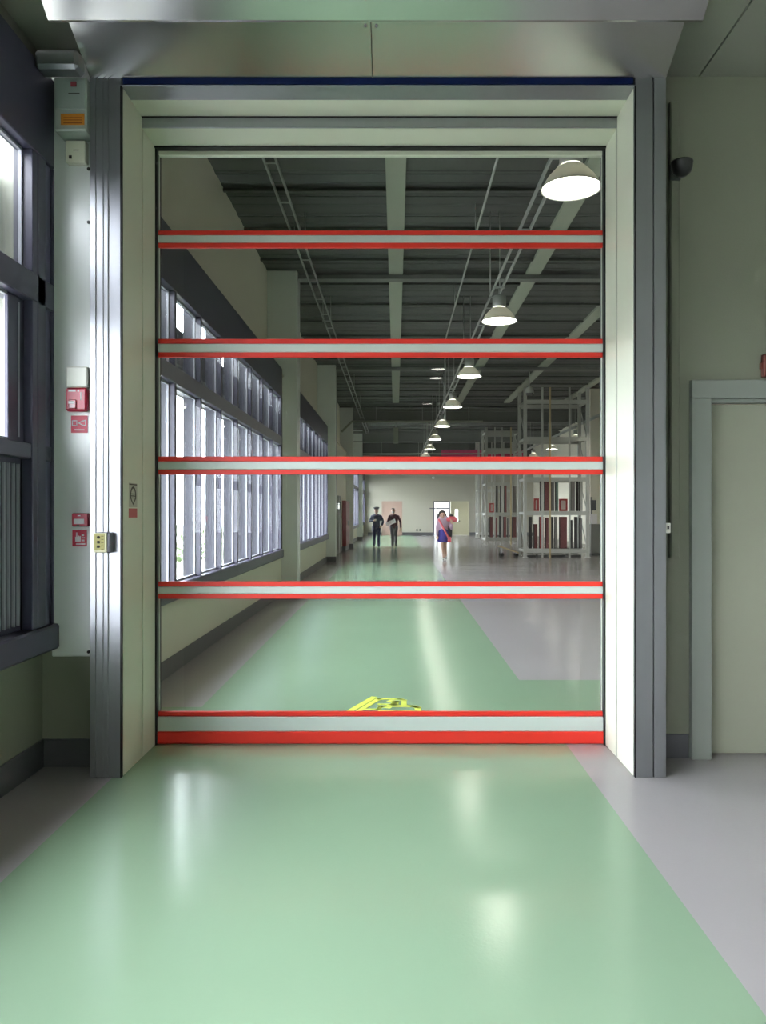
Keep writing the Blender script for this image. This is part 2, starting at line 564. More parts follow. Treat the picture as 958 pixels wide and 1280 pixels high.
for x in (0.0, 2.62, 4.62, 7.0):
    if gs is None:
        bm = bmesh.new()
        box(bm, -0.135, 0.135, YC, 32.0, ZCH-0.05, ZCH-0.035)
        box(bm, -0.135, 0.135, YC, 32.0, ZCH-0.012, ZCH-0.001)
        box(bm, -0.02, 0.02, YC, 32.0, ZCH-0.035, ZCH-0.012)
        gs = obj('girder', bm, GIRD, rc)
    else:
        share('girder', gs, rc, (x, 0, 0))
for y in (5.6, 14.8, 24.15, 33.8, 43.2):
    d = 0.34 if y < 30 else 0.62
    bm = bmesh.new()
    box(bm, XHEAD, XRH, y-0.11, y+0.11, ZCH-0.065-d*0.2, ZCH-0.055)
    if y > 30:
        box(bm, XHEAD, XRH, y-0.02, y+0.02, ZCH-d, ZCH-0.055)
        box(bm, XHEAD, XRH, y-0.11, y+0.11, ZCH-d-0.03, ZCH-d)
    obj('cross_beam', bm, XBEAM, rc)
for i in range(30):
    # light purlins between the girders, under the deck
    y = 6.4+i*1.504
    bx('purlin', (XHEAD, XRH, y-0.03, y+0.03, ZCH-0.045, ZCH-0.002), DECK, rc)

# ------------------------------------------------------------------ door portal frame
fr = thing('door_frame', 'silver aluminium frame with steel hood around the tall roll-up door', 'door frame', (0, YF, 0))
def P(o):
    o.parent = fr
    o.matrix_parent_inverse = Matrix.Translation((0, -YF, 0))
    return o
def post(xin, xout, s, grooves):
    """ribbed aluminium post; s = +1 when the outside lies towards +X"""
    pts = []
    w_ = abs(xout-xin)
    cur = [(0.0, YW+0.17), (0.0, YF)]
    for g0, g1, dep in grooves:
        cur += [(g0, YF), (g0, YF+dep), (g1, YF+dep), (g1, YF)]
    cur += [(w_, YF), (w_, YW+0.17)]
    pts = [(xin+s*u, v) for u, v in cur]
    bm = bmesh.new()
    prism(bm, pts, 'Z', 0, ZH)
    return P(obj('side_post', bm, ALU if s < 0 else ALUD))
pl = post(XL-0.004, XLO, -1, [(0.066, 0.078, 0.012), (0.098, 0.106, 0.008), (0.142, 0.150, 0.012)])
pr = post(XR+0.004, XRO, 1, [(0.100, 0.109, 0.02)])
for s, xo in ((-1, XL), (1, XR)):
    P(bx('seal_strip', (xo-0.008*(s < 0)-0.0, xo+0.008*(s > 0)+0.0, YF-0.002, YF+0.03, 0, ZS1), BLACK))
    i, o_ = xo, xo+s*0.03
    P(bx('jamb_panel', (xo-s*0.002, xo+s*0.03, YF+0.022, YJ-0.012, 0.0, ZS1), JAMB, bev=0.004))
    P(bx('jamb_joint', (xo+s*0.004, xo+s*0.03, YJ-0.012, YJ+0.012, 0.0, ZS1), BLACK))
    P(bx('jamb_panel', (xo-s*0.002, xo+s*0.03, YJ+0.012, YC-0.05, 0.0, ZS2), JAMB, bev=0.004))
    P(bx('curtain_guide', (xo-s*0.012, xo+s*0.03, YC-0.05, YC+0.05, 0.0, ZS2), BLACK))
# lintel: aluminium front edge, cream soffit in two steps
P(bx('lintel', (XL-0.004, XR+0.004, YF, YF+0.16, ZS1, ZH-0.04), ALUD, bev=0.004))
P(bx('blue_film', (XL+0.01, XR-0.01, YF-0.004, YF+0.10, ZH-0.038, ZH-0.003), BLUEF))
P(bx('soffit_panel', (XL-0.004, XR+0.004, YF+0.16, YJ-0.01, ZS1, ZS1+0.03), JAMB))
P(bx('soffit_step', (XL-0.004, XR+0.004, YJ-0.01, YJ+0.005, ZS2, ZS1+0.03), ALUD))
P(bx('soffit_joint', (XL-0.004, XR+0.004, YJ-0.02, YJ-0.01, ZS1-0.006, ZS1+0.02), BLACK))
P(bx('soffit_panel', (XL-0.004, XR+0.004, YJ+0.005, YC-0.07, ZS2, ZS2+0.03), JAMB))
P(bx('curtain_slot', (XL-0.004, XR+0.004, YC-0.07, YC+0.06, ZS2-0.012, ZS2+0.03), BLACK))
# steel hood in two sheets with a joint in the middle and a chamfered front
YH = 3.97
def hood_sheet(x0, x1):
    # inclined underside rising from the frame towards the room
    bm = bmesh.new()
    t = 0.005
    prism(bm, [(YF+0.02, ZH-0.008), (YF, ZH), (4.08, ZH+0.208), (4.08, ZH+0.208+t), (YF+0.02, ZH+t)], 'X', x0, x1)
    P(obj('hood_sheet', bm, STEEL))
    # sloping front cover
    bm = bmesh.new()
    prism(bm, [(YH+0.02, ZH-0.008), (YH, ZH-0.010), (YH-0.26, ZH+0.175), (YH-0.26, ZCF-0.003), (YH-0.25, ZCF-0.003),
               (YH-0.25, ZH+0.182), (YH+0.004, ZH), (YH+0.02, ZH+0.004)], 'X', x0, x1)
    return P(obj('hood_front', bm, STEEL))
XM = PX(464, 4.25)
h1 = hood_sheet(XLO, XM-0.002)
h2 = hood_sheet(XM+0.002, XRO)
for x in (XLO+0.002, XRO-0.006):
    bm = bmesh.new()
    prism(bm, [(YF+0.02, ZH+0.006), (YF, ZH+0.006), (4.226, ZH+0.145), (YH+0.01, ZH+0.002), (YH-0.245, ZH+0.19), (YH-0.245, ZCF-0.004), (YF+0.02, ZCF-0.004)], 'X', x, x+0.004)
    P(obj('hood_end', bm, STEEL))
for x in (XM-0.03, XM+0.03):
    P(tb('rivet', (x, 4.24, ZH+0.134), (x, 4.237, ZH+0.128), 0.008, ALUD, None, 8))
P(bx('motor_cover', (-2.045, XLO-0.002, 4.34, 4.46, PZ(84, 4.34), PZ(59, 4.34)), ALUD, bev=0.02))

# labels stuck on the left jamb
sk = thing('jamb_sticker', 'small grey sticker with dark oval mark and red square on left jamb', 'sticker', (XL+0.003, 4.66, 1.62))
def on_jamb(name, y0, y1, z0, z1, m, dx=0.0006):
    o = bx(name, (XL+0.002, XL+0.002+dx, y0, y1, z0, z1), m)
    o.parent = sk
    o.matrix_parent_inverse = Matrix.Translation((-XL-0.003, -4.66, -1.62))
    return o
def jy(px): return F_PX*(-XL)/(VPX-px)
ya, yb = jy(160.5), jy(171)
ym = (ya+yb)/2
def jz(py): return PZ(py, ym)
on_jamb('backing', ya, yb, jz(634), jz(604), mat('sticker_grey', srgb(176, 176, 160), 0.4))
on_jamb('red_square', ya, yb, jz(647), jz(635.5), mat('faded_red', srgb(176, 74, 74), 0.4))
bm = bmesh.new()
zc, hh, hw = jz(620), (jz(608)-jz(632))/2, (yb-ya)*0.36
prev = None
outl = []
for k in range(25):
    t = 2*PI*k/24
    zz = math.cos(t)
    yy = math.sin(t)*(1 if zz > -0.3 else max(0, (zz+1)/0.7)**0.8)
    outl.append((yy, zz))
vo = [bm.verts.new((XL+0.0034, ym+u*hw, zc+v*hh)) for u, v in outl[:-1]]
vi = [bm.verts.new((XL+0.0034, ym+u*hw*0.68, zc+v*hh*0.78)) for u, v in outl[:-1]]
for k in range(24):
    bm.faces.new((vo[k], vo[(k+1) % 24], vi[(k+1) % 24], vi[k]))
for dz in (-0.012, 0.0, 0.012):
    box(bm, XL+0.003, XL+0.0036, ym-hw, ym+hw, zc+dz-0.003, zc+dz+0.003)
box(bm, XL+0.003, XL+0.0036, ya+0.006, yb-0.006, jz(606.5), jz(605))
o = obj('oval_mark', bm, PRINTD)
o.parent = sk
o.matrix_parent_inverse = Matrix.Translation((-XL-0.003, -4.66, -1.62))

# ------------------------------------------------------------------ roll-up curtain
cu = thing('roll_up_curtain', 'clear vinyl roll-up door curtain with red and grey cross bars', 'door curtain', (0, YC, 0))
def C(o):
    o.parent = cu
    o.matrix_parent_inverse = Matrix.Translation((0, -YC, 0))
    return o
cx0, cx1 = XL+0.006, XR-0.006
bars = [(299.5, 10.8), (435.5, 11.5), (582.0, 11.2), (737.5, 10.8)]
edges = [PZ(191.5, YC)]
for cy_, hh in bars:
    z0, z1 = PZ(cy_+hh, YC), PZ(cy_-hh, YC)
    zr = 0.0335
    b = C(bx('cross_bar', (cx0, cx1, YC-0.020, YC+0.020, z0+zr, z1-zr), GREYT, bev=0.006))
    for a0, a1 in ((z0, z0+zr), (z1-zr, z1)):
        r = bx('red_strip', (cx0-0.004, cx1+0.004, YC-0.013, YC+0.013, a0, a1), RED, None, bev=0.004)
        r.parent = b
    edges += [z1, z0]
b = C(bx('bottom_bar', (cx0, cx1, YC-0.03, YC+0.03, PZ(913, YC), PZ(895, YC)), GREYT, bev=0.006))
for a0, a1, d in ((0.004, PZ(913, YC), 0.034), (PZ(895, YC), PZ(889, YC), 0.015)):
    r = bx('red_strip', (cx0-0.004, cx1+0.004, YC-d, YC+d, a0, a1), RED, None, bev=0.006)
    r.parent = b
edges.append(PZ(889, YC))
for k in range(0, len(edges), 2):
    C(bx('clear_panel', (cx0+0.016, cx1-0.016, YC-0.0012, YC+0.0012, edges[k+1], edges[k]), VINYL))
C(bx('top_rail', (cx0+0.01, cx1-0.01, YC-0.02, YC+0.02, PZ(195.5, YC), PZ(188.5, YC)), JAMB))
for s, x in ((-1, cx0), (1, cx1)):
    C(bx('edge_trim', (x, x-s*0.012, YC-0.004, YC+0.004, 0.22, PZ(195.5, YC)), mat('pale_edge_trim', srgb(214, 218, 206), 0.4)))

# ------------------------------------------------------------------ things on the white column cladding
yp = YW-0.10
def CX(px): return PX(px-0.6, yp)
def CZ(py): return PZ(py, yp)
def plate(parent, name, px0, px1, py0, py1, y0, y1, m, bev=0.0):
    o = bx(name, (PX(px0-0.6, y0), PX(px1-0.6, y0), y0, y1, PZ(py1, y0), PZ(py0, y0)), m, None, bev)
    o.parent = parent
    o.matrix_parent_inverse = Matrix.Translation(-Vector(parent.location))
    return o
cb = thing('control_box', 'pale grey control box with orange label high beside the hood', 'control box', (CX(90), yp, CZ(164)))
plate(cb, 'housing', 67.5, 109, 96, 163, yp-0.14, yp-0.001, mat('control_box_grey', srgb(172, 180, 172), 0.4), 0.008)
plate(cb, 'cover', 70, 107, 99, 136, yp-0.146, yp-0.14, mat('control_box_cover', srgb(164, 174, 168), 0.4), 0.002)
plate(cb, 'orange_label', 76.5, 106, 142, 156, yp-0.142, yp-0.139, mat('orange_label', srgb(206, 132, 48), 0.5))
plate(cb, 'indicator', 88.5, 96, 101.5, 108, yp-0.150, yp-0.145, mat('indicator_red', srgb(150, 60, 70), 0.4), 0.002)
for a0, a1 in ((146.5, 147.3), (149.5, 150.3), (153.0, 154.2)):
    plate(cb, 'print_line', 80, 103, a0, a1, yp-0.1426, yp-0.1418, mat('orange_dark', srgb(140, 74, 28), 0.5))
plate(cb, 'print_line', 86, 100, 116, 117, yp-0.1466, yp-0.1455, PRINTD)
plate(cb, 'cable_gland', 100, 106, 163, 170, yp-0.07, yp-0.03, BLACK, 0.004)
jb = thing('junction_box', 'small cream junction box under the orange-labelled control box', 'junction box', (CX(95), yp, CZ(203)))
plate(jb, 'housing', 82, 107.5, 175, 203, yp-0.05, yp-0.001, mat('cream_plastic', srgb(222, 222, 200), 0.4), 0.006)
plate(jb, 'lock', 86.5, 90, 194, 198, yp-0.054, yp-0.049, PRINTD)
plate(jb, 'print_line', 92, 99, 187, 188, yp-0.0506, yp-0.0495, PRINTD)
al = thing('alarm_sounder', 'red alarm sounder with white cap on the white column', 'alarm', (CX(96), yp, CZ(513)))
plate(al, 'cap', 82.5, 110, 458, 484, yp-0.055, yp-0.001, mat('white_plastic', srgb(240, 240, 228), 0.35), 0.008)
bd = plate(al, 'body', 82, 108.5, 484.5, 513.5, yp-0.05, yp-0.001, REDM, 0.010)
plate(al, 'lens', 86, 96, 499, 511, yp-0.058, yp-0.049, mat('alarm_lens', srgb(150, 18, 40), 0.12), 0.006)
def pl2(parent, *a): return plate(parent, *a)
plate(al, 'print_line', 86, 95, 487, 489.5, yp-0.0506, yp-0.0494, PRINTW)
plate(al, 'print_line', 97.5, 99.5, 487, 489.5, yp-0.0506, yp-0.0494, PRINTW)
plate(al, 'print_line', 86, 93, 501.5, 504.5, yp-0.0590, yp-0.0578, PRINTW)
plate(al, 'print_line', 101, 102.2, 490, 500, yp-0.0506, yp-0.0494, PRINTW)
# horn sticker
hs = thing('alarm_sign', 'square red sticker with white horn symbol under the alarm sounder', 'sign', (CX(100), yp, CZ(541)))
plate(hs, 'backing', 89.5, 110, 519.5, 541, yp-0.004, yp-0.001, REDS)
def ring(parent, name, pts, wpx, m, y0, y1, closed=True):
    """printed line through image points on the cladding, built as a thin raised strip"""
    bm = bmesh.new()
    n = len(pts)
    P3 = [Vector((CX(a), 0, CZ(b))) for a, b in pts]
    hw_ = wpx*yp/F_PX/2
    for i in range(n if closed else n-1):
        a, b = P3[i], P3[(i+1) % n]
        d = (b-a).normalized()
        q = Vector((-d.z, 0, d.x))*hw_
        a2, b2 = a-d*hw_*0.8, b+d*hw_*0.8
        A = [bm.verts.new((v.x, y0, v.z)) for v in (a2-q, b2-q, b2+q, a2+q)]
        B = [bm.verts.new((v.x, y1, v.z)) for v in (a2-q, b2-q, b2+q, a2+q)]
        bm.faces.new(A)
        bm.faces.new(B[::-1])
        for k in range(4):
            bm.faces.new((A[k], B[k], B[(k+1) % 4], A[(k+1) % 4]))
    o = obj(name, bm, m)
    o.parent = parent
    o.matrix_parent_inverse = Matrix.Translation(-Vector(parent.location))
    return o
ring(hs, 'bell_symbol', [(91.5, 526), (97, 526), (97, 532), (91.5, 532)], 1.2, PRINTW, yp-0.0052, yp-0.0035)
ring(hs, 'horn_symbol', [(99.5, 529), (104, 526.5), (108, 525.5), (108, 532), (104, 531.5)], 1.2, PRINTW, yp-0.0052, yp-0.0035)
plate(hs, 'print_line', 93.5, 106, 536.5, 538, yp-0.0052, yp-0.0035, PRINTW)
# manual call point
cp = thing('manual_call_point', 'red manual fire call point with white label on white column', 'call point', (CX(100), yp, CZ(658)))
plate(cp, 'body', 90, 110.5, 641.5, 658, yp-0.045, yp-0.001, REDM, 0.006)
plate(cp, 'label', 92.5, 105.5, 648.5, 655, yp-0.0475, yp-0.044, PRINTW, 0.001)
plate(cp, 'print_line', 97.5, 101, 644, 645.2, yp-0.0458, yp-0.0445, PRINTW)
plate(cp, 'key_slot', 96, 100, 655.8, 657.2, yp-0.0465, yp-0.0445, PRINTD)
hsn = thing('hand_sign', 'square red sticker with white pressing hand under the call point', 'sign', (CX(100), yp, CZ(683)))
plate(hsn, 'backing', 91, 109, 662.5, 683, yp-0.004, yp-0.001, REDS)
bm = bmesh.new()
def pz(px0, px1, py0, py1):
    box(bm, CX(px0), CX(px1), yp-0.0052, yp-0.0035, CZ(py1), CZ(py0))
pz(95, 102, 671, 677)
pz(96, 97.7, 665.5, 671)
pz(98.5, 100, 669.5, 671)
pz(100.5, 102, 670, 671)
pz(103, 106, 668, 670)
pz(104, 107, 671.5, 673)
pz(103, 106.5, 674.5, 676.5)
o = obj('hand_symbol', bm, PRINTW)
o.parent = hsn
o.matrix_parent_inverse = Matrix.Translation(-Vector(hsn.location))
plate(hsn, 'print_line', 95.5, 107, 679, 681, yp-0.0052, yp-0.0035, PRINTW)
# push button box on the aluminium post
def FX(px): return PX(px, YF-0.04)
def FZ(py): return PZ(py, YF-0.04)
pb = thing('push_button_box', 'yellow-faced push button box on the left aluminium post', 'button box', (FX(130), YF, FZ(691)))
def bp(name, dims, m, bev=0.0):
    o = bx(name, dims, m, None, bev)
    o.parent = pb
    o.matrix_parent_inverse = Matrix.Translation(-Vector(pb.location))
    return o
bp('housing', (FX(120), FX(139.5), YF-0.06, YF-0.001, FZ(691), FZ(665.5)), mat('button_box_dark', srgb(86, 84, 96), 0.4), 0.006)
bp('face_plate', (FX(119.5), FX(135.5), YF-0.068, YF-0.058, FZ(690.5), FZ(666)), mat('cream_plate', srgb(232, 226, 190), 0.4), 0.002)
bp('yellow_label', (FX(120.2), FX(133), YF-0.0705, YF-0.0675, FZ(687.5), FZ(667.5)), mat('yellow_label', srgb(196, 186, 118), 0.5))
for zc_ in (671.5, 677.5, 683):
    bp('button', (FX(124), FX(127.5), YF-0.078, YF-0.070, FZ(zc_+1.6), FZ(zc_-1.6)), PRINTD, 0.003)
for zc_ in (670, 674, 678, 682, 686):
    bp('print_line', (FX(129), FX(132), YF-0.0712, YF-0.070, FZ(zc_+0.4), FZ(zc_-0.4)), mat('label_brown', srgb(110, 96, 40), 0.5))

# ------------------------------------------------------------------ right side of the front room
yr = YW+0.17
co = thing('wiring_duct', 'grey vertical wiring duct on the wall right of the frame', 'wiring duct', (PX(844, yr), yr, PZ(697, yr)))
o = bx('duct_body', (PX(838.5, yr-0.04), PX(850, yr-0.04), yr-0.04, yr, PZ(697, yr), PZ(130, yr)), WALL, None, 0.004)
o.parent = co; o.matrix_parent_inverse = Matrix.Translation(-Vector(co.location))
o = bx('duct_cover', (PX(840, yr-0.044), PX(848.5, yr-0.044), yr-0.046, yr-0.04, PZ(695, yr), PZ(132, yr)), WALL, None, 0.002)
o.parent = co; o.matrix_parent_inverse = Matrix.Translation(-Vector(co.location))
dc = thing('dome_camera', 'black half-dome camera on the wall by the right post', 'camera', (PX(853, 4.72), 4.72, PZ(205, 4.72)))
bm = bmesh.new()
R_ = 0.064
lathe(bm, [(0.0005, -0.078), (R_*0.45, -0.072), (R_*0.8, -0.053), (R_*0.97, -0.026), (R_, 0.0), (R_*1.04, 0.004), (R_*1.04, 0.014), (0.0005, 0.014)], 24)
obj('dome', bm, mat('smoked_dome', srgb(26, 26, 28), 0.35), dc)
bx('bracket', (-0.02, 0.02, 0.0, 0.115, 0.002, 0.03), mat('bracket_grey', srgb(90, 92, 90), 0.4), dc, 0.003)
bx('back_plate', (-0.035, 0.035, 0.112, 0.123, -0.05, 0.05), mat('bracket_grey', srgb(90, 92, 90), 0.4), dc, 0.003)
se = thing('door_sensor', 'tiny white sensor with black lens on right post edge', 'sensor', (PX(835, 4.55), 4.55, PZ(660, 4.55)))
bx('housing', (1.5875-se.location.x, 0.014, -0.012, 0.012, -0.03, 0.03), mat('white_plastic', srgb(240, 240, 228), 0.35), se, 0.003)
bx('lens', (-0.006, 0.004, -0.016, -0.011, -0.006, 0.012), BLACK, se)
# side door with wide casing
yd = yr-0.05
d1 = sempty('door_1', 'pale flush door with wide casing right of the roll-up door')
bx('casing', (PX(865.5, yd), PX(890.5, yd), yd, yr, 0.0, PZ(497.5, yd)), CASING, d1, 0.004)
bx('casing', (2.93, 3.06, yd, yr, 0.0, PZ(497.5, yd)), CASING, d1, 0.004)
bx('casing', (PX(865.5, yd), 3.06, yd, yr, PZ(497.5, yd), PZ(474.5, yd)), CASING, d1, 0.004)
bx('reveal', (1.985, 2.0, yr, yr+0.12, 0, 2.3), CASING, d1)
bx('reveal', (2.0, 2.92, yr, yr+0.06, 2.255, 2.295), CASING, d1)
bx('leaf', (2.0, 2.918, yr+0.055, yr+0.105, 0.008, 2.25), DOORP, d1, 0.003)
dh = bx('handle_plate', (2.80, 2.84, yr+0.047, yr+0.055, 0.95, 1.15), ALU, d1, 0.003)
bx('lever', (2.70, 2.83, yr+0.005, yr+0.02, 1.05, 1.07), ALU, dh, 0.003)
es = thing('wall_alarm_box', 'dark reddish-brown box on the wall above the side door', 'alarm box', (2.36, yr, PZ(472, yr)))
bx('housing', (PX(951.5, yr)-2.36, PX(951.5, yr)-2.36+0.16, -0.045, -0.001, 0, PZ(444, yr)-PZ(472, yr)), mat('brown_red', srgb(122, 62, 56), 0.4), es, 0.004)
bx('edge_tab', (PX(949.5, yr)-2.36, PX(951.5, yr)-2.36, -0.03, -0.001, 0.05, 0.09), mat('brown_red', srgb(122, 62, 56), 0.4), es)

# ------------------------------------------------------------------ ceiling downlights of the front room (their reflections float in the curtain)
for i, (x, y) in enumerate(((0.82, -4.45), (0.82, -5.45), (0.8, -9.2))):
    lab = ['round ceiling downlight behind the viewer, nearest of three in a row', 'round ceiling downlight behind the viewer, middle of three', 'round ceiling downlight farthest behind the viewer'][i]
    t = thing('ceiling_downlight', lab, 'downlight', (x, y, ZCF), 'front room downlights')
    bm = bmesh.new()
    lathe(bm, [(0.135, -0.001), (0.17, -0.001), (0.17, -0.016), (0.14, -0.022), (0.135, -0.014), (0.135, -0.001)], 28)
    obj('trim_ring', bm, SHADEM, t)
    bm = bmesh.new()
    lathe(bm, [(0.134, -0.012), (0.134, -0.004)], 28, cap0=True, cap1=True)
    obj('diffuser', bm, GLOWD, t)

# ------------------------------------------------------------------ hall lamps
def make_lamp(label):
    t = thing('high_bay_lamp', label, 'lamp', (0, 0, 0), 'high bay lamps of the hall')
    bm = bmesh.new()
    lathe(bm, [(0.258, 0.0), (0.250, 0.015), (0.20, 0.10), (0.13, 0.175), (0.09, 0.20), (0.088, 0.196), (0.125, 0.168), (0.195, 0.092), (0.243, 0.012), (0.252, 0.0), (0.258, 0.0)], 32)
    obj('reflector', bm, OPAL, t)
    bm = bmesh.new()
    lathe(bm, [(0.236, 0.012), (0.236, 0.02)], 32, cap0=True, cap1=True)
    obj('light_disc', bm, GLOW, t)
    bm = bmesh.new()
    lathe(bm, [(0.085, 0.20), (0.10, 0.215), (0.10, 0.36), (0.085, 0.375)], 20, cap0=True, cap1=True)
    obj('housing', bm, GALV, t)
    tb('hanger_rod', (0, 0, 0.37), (0, 0, 0.495), 0.012, GALV, t, 8)
    bx('mount_plate', (-0.075, 0.075, -0.03, 0.03, 0.485, 0.4985), GALV, t)
    return t
lamp = make_lamp('largest glaring high bay lamp, nearest beyond the door curtain')
LZ = 4.34
lamp.location = (1.51, 6.62, LZ)
ordn = ['second high bay lamp of the row behind the nearest one', 'third high bay lamp of the row along the hall', 'fourth high bay lamp of the row along the hall',
        'fifth high bay lamp of the row along the hall', 'sixth high bay lamp of the row along the hall', 'seventh high bay lamp of the row along the hall',
        'eighth high bay lamp of the row along the hall', 'ninth high bay lamp of the row along the hall', 'farthest high bay lamp of the row along the hall']
for k in range(9):
    dup(lamp, (1.51, 6.62+4.6*(k+1), LZ), ordn[k])
rt = ['high bay lamp over the right side, hidden behind the frame', 'second lamp over the right side, hidden behind the frame', 'third lamp over the right side, hidden behind the frame',
      'fourth lamp over the right side, hidden behind the frame', 'high bay lamp at the right edge above the rack', 'small bright lamp seen through the upper right of the near rack',
      'small bright lamp seen low through the near rack', 'far lamp above the second rack', 'farthest lamp over the right side']
for k in range(9):
    dup(lamp, (6.95, 6.62+4.6*k, LZ), rt[k])
# cable trays carrying the lamps
def tray(name, label, x, z, y0, y1, w_=0.12, h=0.05, step=1.15, hang=True):
    t = thing(name, label, 'cable tray', (x, y0, z))
    L_ = y1-y0
    for s in (-1, 1):
        bx('rail', (s*w_/2-0.009, s*w_/2+0.009, 0, L_, 0, h), GALV, t)
    bm = bmesh.new()
    n = int(L_/step)
    for i in range(n+1):
        box(bm, -w_/2+0.008, w_/2-0.008, i*step, i*step+0.03, 0.005, 0.02)
    r = obj('rungs', bm, GALV, t)
    r['kind'] = 'stuff'
    if hang:
        src_ = None
        for i in range(int(L_/4.6)+1):
            y = 1.6+4.6*i
            if src_ is None:
                bm = bmesh.new()
                for s in (-1, 1):
                    tube(bm, (s*(w_/2+0.012), 0, 0.0), (s*(w_/2+0.012), 0, ZCH-0.02-z), 0.008, n=6)
                box(bm, -w_/2-0.03, w_/2+0.03, -0.015, 0.015, -0.02, 0.0)
                src_ = obj('hanger', bm, GALV, t)
                src_.location = (0, y, 0)
            else:
                share('hanger', src_, t, (0, y, 0))
    return t
tray('cable_tray', 'double-railed cable tray running above the lamp row', 1.51, LZ+0.50, 5.5, 50.5)
tray('cable_tray', 'double-railed cable tray high along the left hall wall', -1.46, 5.62, 5.5, 40.0, 0.14)
tray('cable_tray', 'double-railed cable tray above the right lamp row', 6.95, LZ+0.50, 5.5, 46.0)
pi_ = thing('conduit_pipe', 'thin pale pipe running under the roof beside the centre girder', 'pipe', (1.18, 5.4, 5.66))
tb('pipe', (0, 0, 0), (0, 13.0, 0), 0.016, GALV, pi_, 8)
tb('drop_pipe', (0, 13.0, 0.016), (0, 13.0, -1.9), 0.016, GALV, pi_, 8)
for y in (2, 6, 10):
    tb('pipe_hanger', (0, y, 0), (0, y, ZCH-5.66), 0.006, GALV, pi_, 6)
p2 = thing('sprinkler_pipe', 'white pipe crossing the hall under the far cross beam', 'pipe', (XHEAD, 33.2, 5.47))
tb('pipe', (0.55, 0, 0), (6.2, 0, 0), 0.05, GIRD, p2, 10)
tb('elbow_pipe', (0.10, 0, -0.45), (0.56, 0, 0.0), 0.05, GIRD, p2, 10)
for x in (1.6, 3.6, 5.6):
    tb('pipe_hanger', (x, 0, 0.03), (x, 0, ZCH-5.47-0.06), 0.012, GALV, p2, 6)
p3 = thing('sprinkler_pipe', 'second pale pipe crossing low before the dark end wall', 'pipe', (XHEAD, 45.4, 5.0))
tb('pipe', (0.3, 0, 0), (8.5, 0, 0), 0.04, GIRD, p3, 10)
for x in (1.6, 4.6, 7.6):
    tb('pipe_hanger', (x, 0, 0.03), (x, 0, ZCH-5.0), 0.012, GALV, p3, 6)
# unlit pendant
pt = thing('pendant_lamp', 'unlit pale pendant lamp hanging on a rod before the rack', 'lamp', (PX(662, 25), 25.0, PZ(494, 25)))
bm = bmesh.new()
lathe(bm, [(0.155, 0.06), (0.15, 0.10), (0.125, 0.20), (0.07, 0.27), (0.03, 0.29), (0.028, 0.285), (0.145, 0.07)], 20)
obj('shade', bm, SHADEM, pt)
bm = bmesh.new()
lathe(bm, [(0.03, -0.03), (0.10, 0.0), (0.12, 0.06), (0.10, 0.09)], 16, cap0=True, cap1=True)
obj('bulb_cover', bm, mat('grey_glass', srgb(90, 90, 88), 0.2), pt)
tb('rod', (0, 0, 0.28), (0, 0, ZCH-pt.location.z-0.02), 0.02, GALV, pt, 8)
# box hanging from the far beam (air unit) and a short white bracket box
ab = thing('hanging_speaker', 'pale box hanging under the centre girder far down the hall', 'speaker', (0.0, 33.8, 5.45))
bx('housing', (PX(492.2, 33.3), PX(498.2, 33.3), -0.08, 0.08, PZ(553, 33.3)-5.45, PZ(533, 33.3)-5.45), GIRD, ab, 0.01)
tb('hanger_rod', (0, 0, PZ(533, 33.3)-5.46), (0, 0, 0.052), 0.02, GALV, ab, 6)

# ------------------------------------------------------------------ yellow floor marking beyond the curtain
ym_ = thing('floor_marking', 'yellow outlined symbol painted on the green floor behind the door', 'floor marking', (0, 6.2, 0))
def gp(cx_, cy_):
    px, py = 425+cx_/7.98, 862+cy_/7.98
    Yg = GY(py)
    return Vector((PX(px, Yg), Yg-6.2, 0))
def stroke(pts, wd, closed=False, name='painted_line'):
    bm = bmesh.new()
    n = len(pts)
    for i in range(n if closed else n-1):
        a, b = pts[i], pts[(i+1) % n]
        d = (b-a).normalized()
        q = Vector((-d.y, d.x, 0))*wd/2
        a2, b2 = a-d*wd*0.45, b+d*wd*0.45
        z = 0.003
        A = [bm.verts.new((v.x, v.y, 0.0005)) for v in (a2-q, b2-q, b2+q, a2+q)]
        B = [bm.verts.new((v.x, v.y, z)) for v in (a2-q, b2-q, b2+q, a2+q)]
        bm.faces.new(A[::-1])
        bm.faces.new(B)
        for k in range(4):
            bm.faces.new((A[k], A[(k+1) % 4], B[(k+1) % 4], B[k]))
    return obj(name, bm, YELLOW, ym_)
stroke([gp(60, 240), gp(335, 80)], 0.055)
stroke([gp(150, 240), gp(385, 95), gp(600, 97), gp(640, 108), gp(640, 160)], 0.045)
stroke([gp(400, 148), gp(500, 150)], 0.04)
stroke([gp(510, 118), gp(555, 125), gp(540, 150), gp(515, 160)], 0.06)
stroke([gp(260, 200), gp(380, 198), gp(410, 172), gp(490, 180)], 0.04)
stroke([gp(560, 165), gp(735, 168), gp(775, 180), gp(790, 240)], 0.05)
stroke([gp(400, 212), gp(560, 214), gp(750, 216)], 0.03)

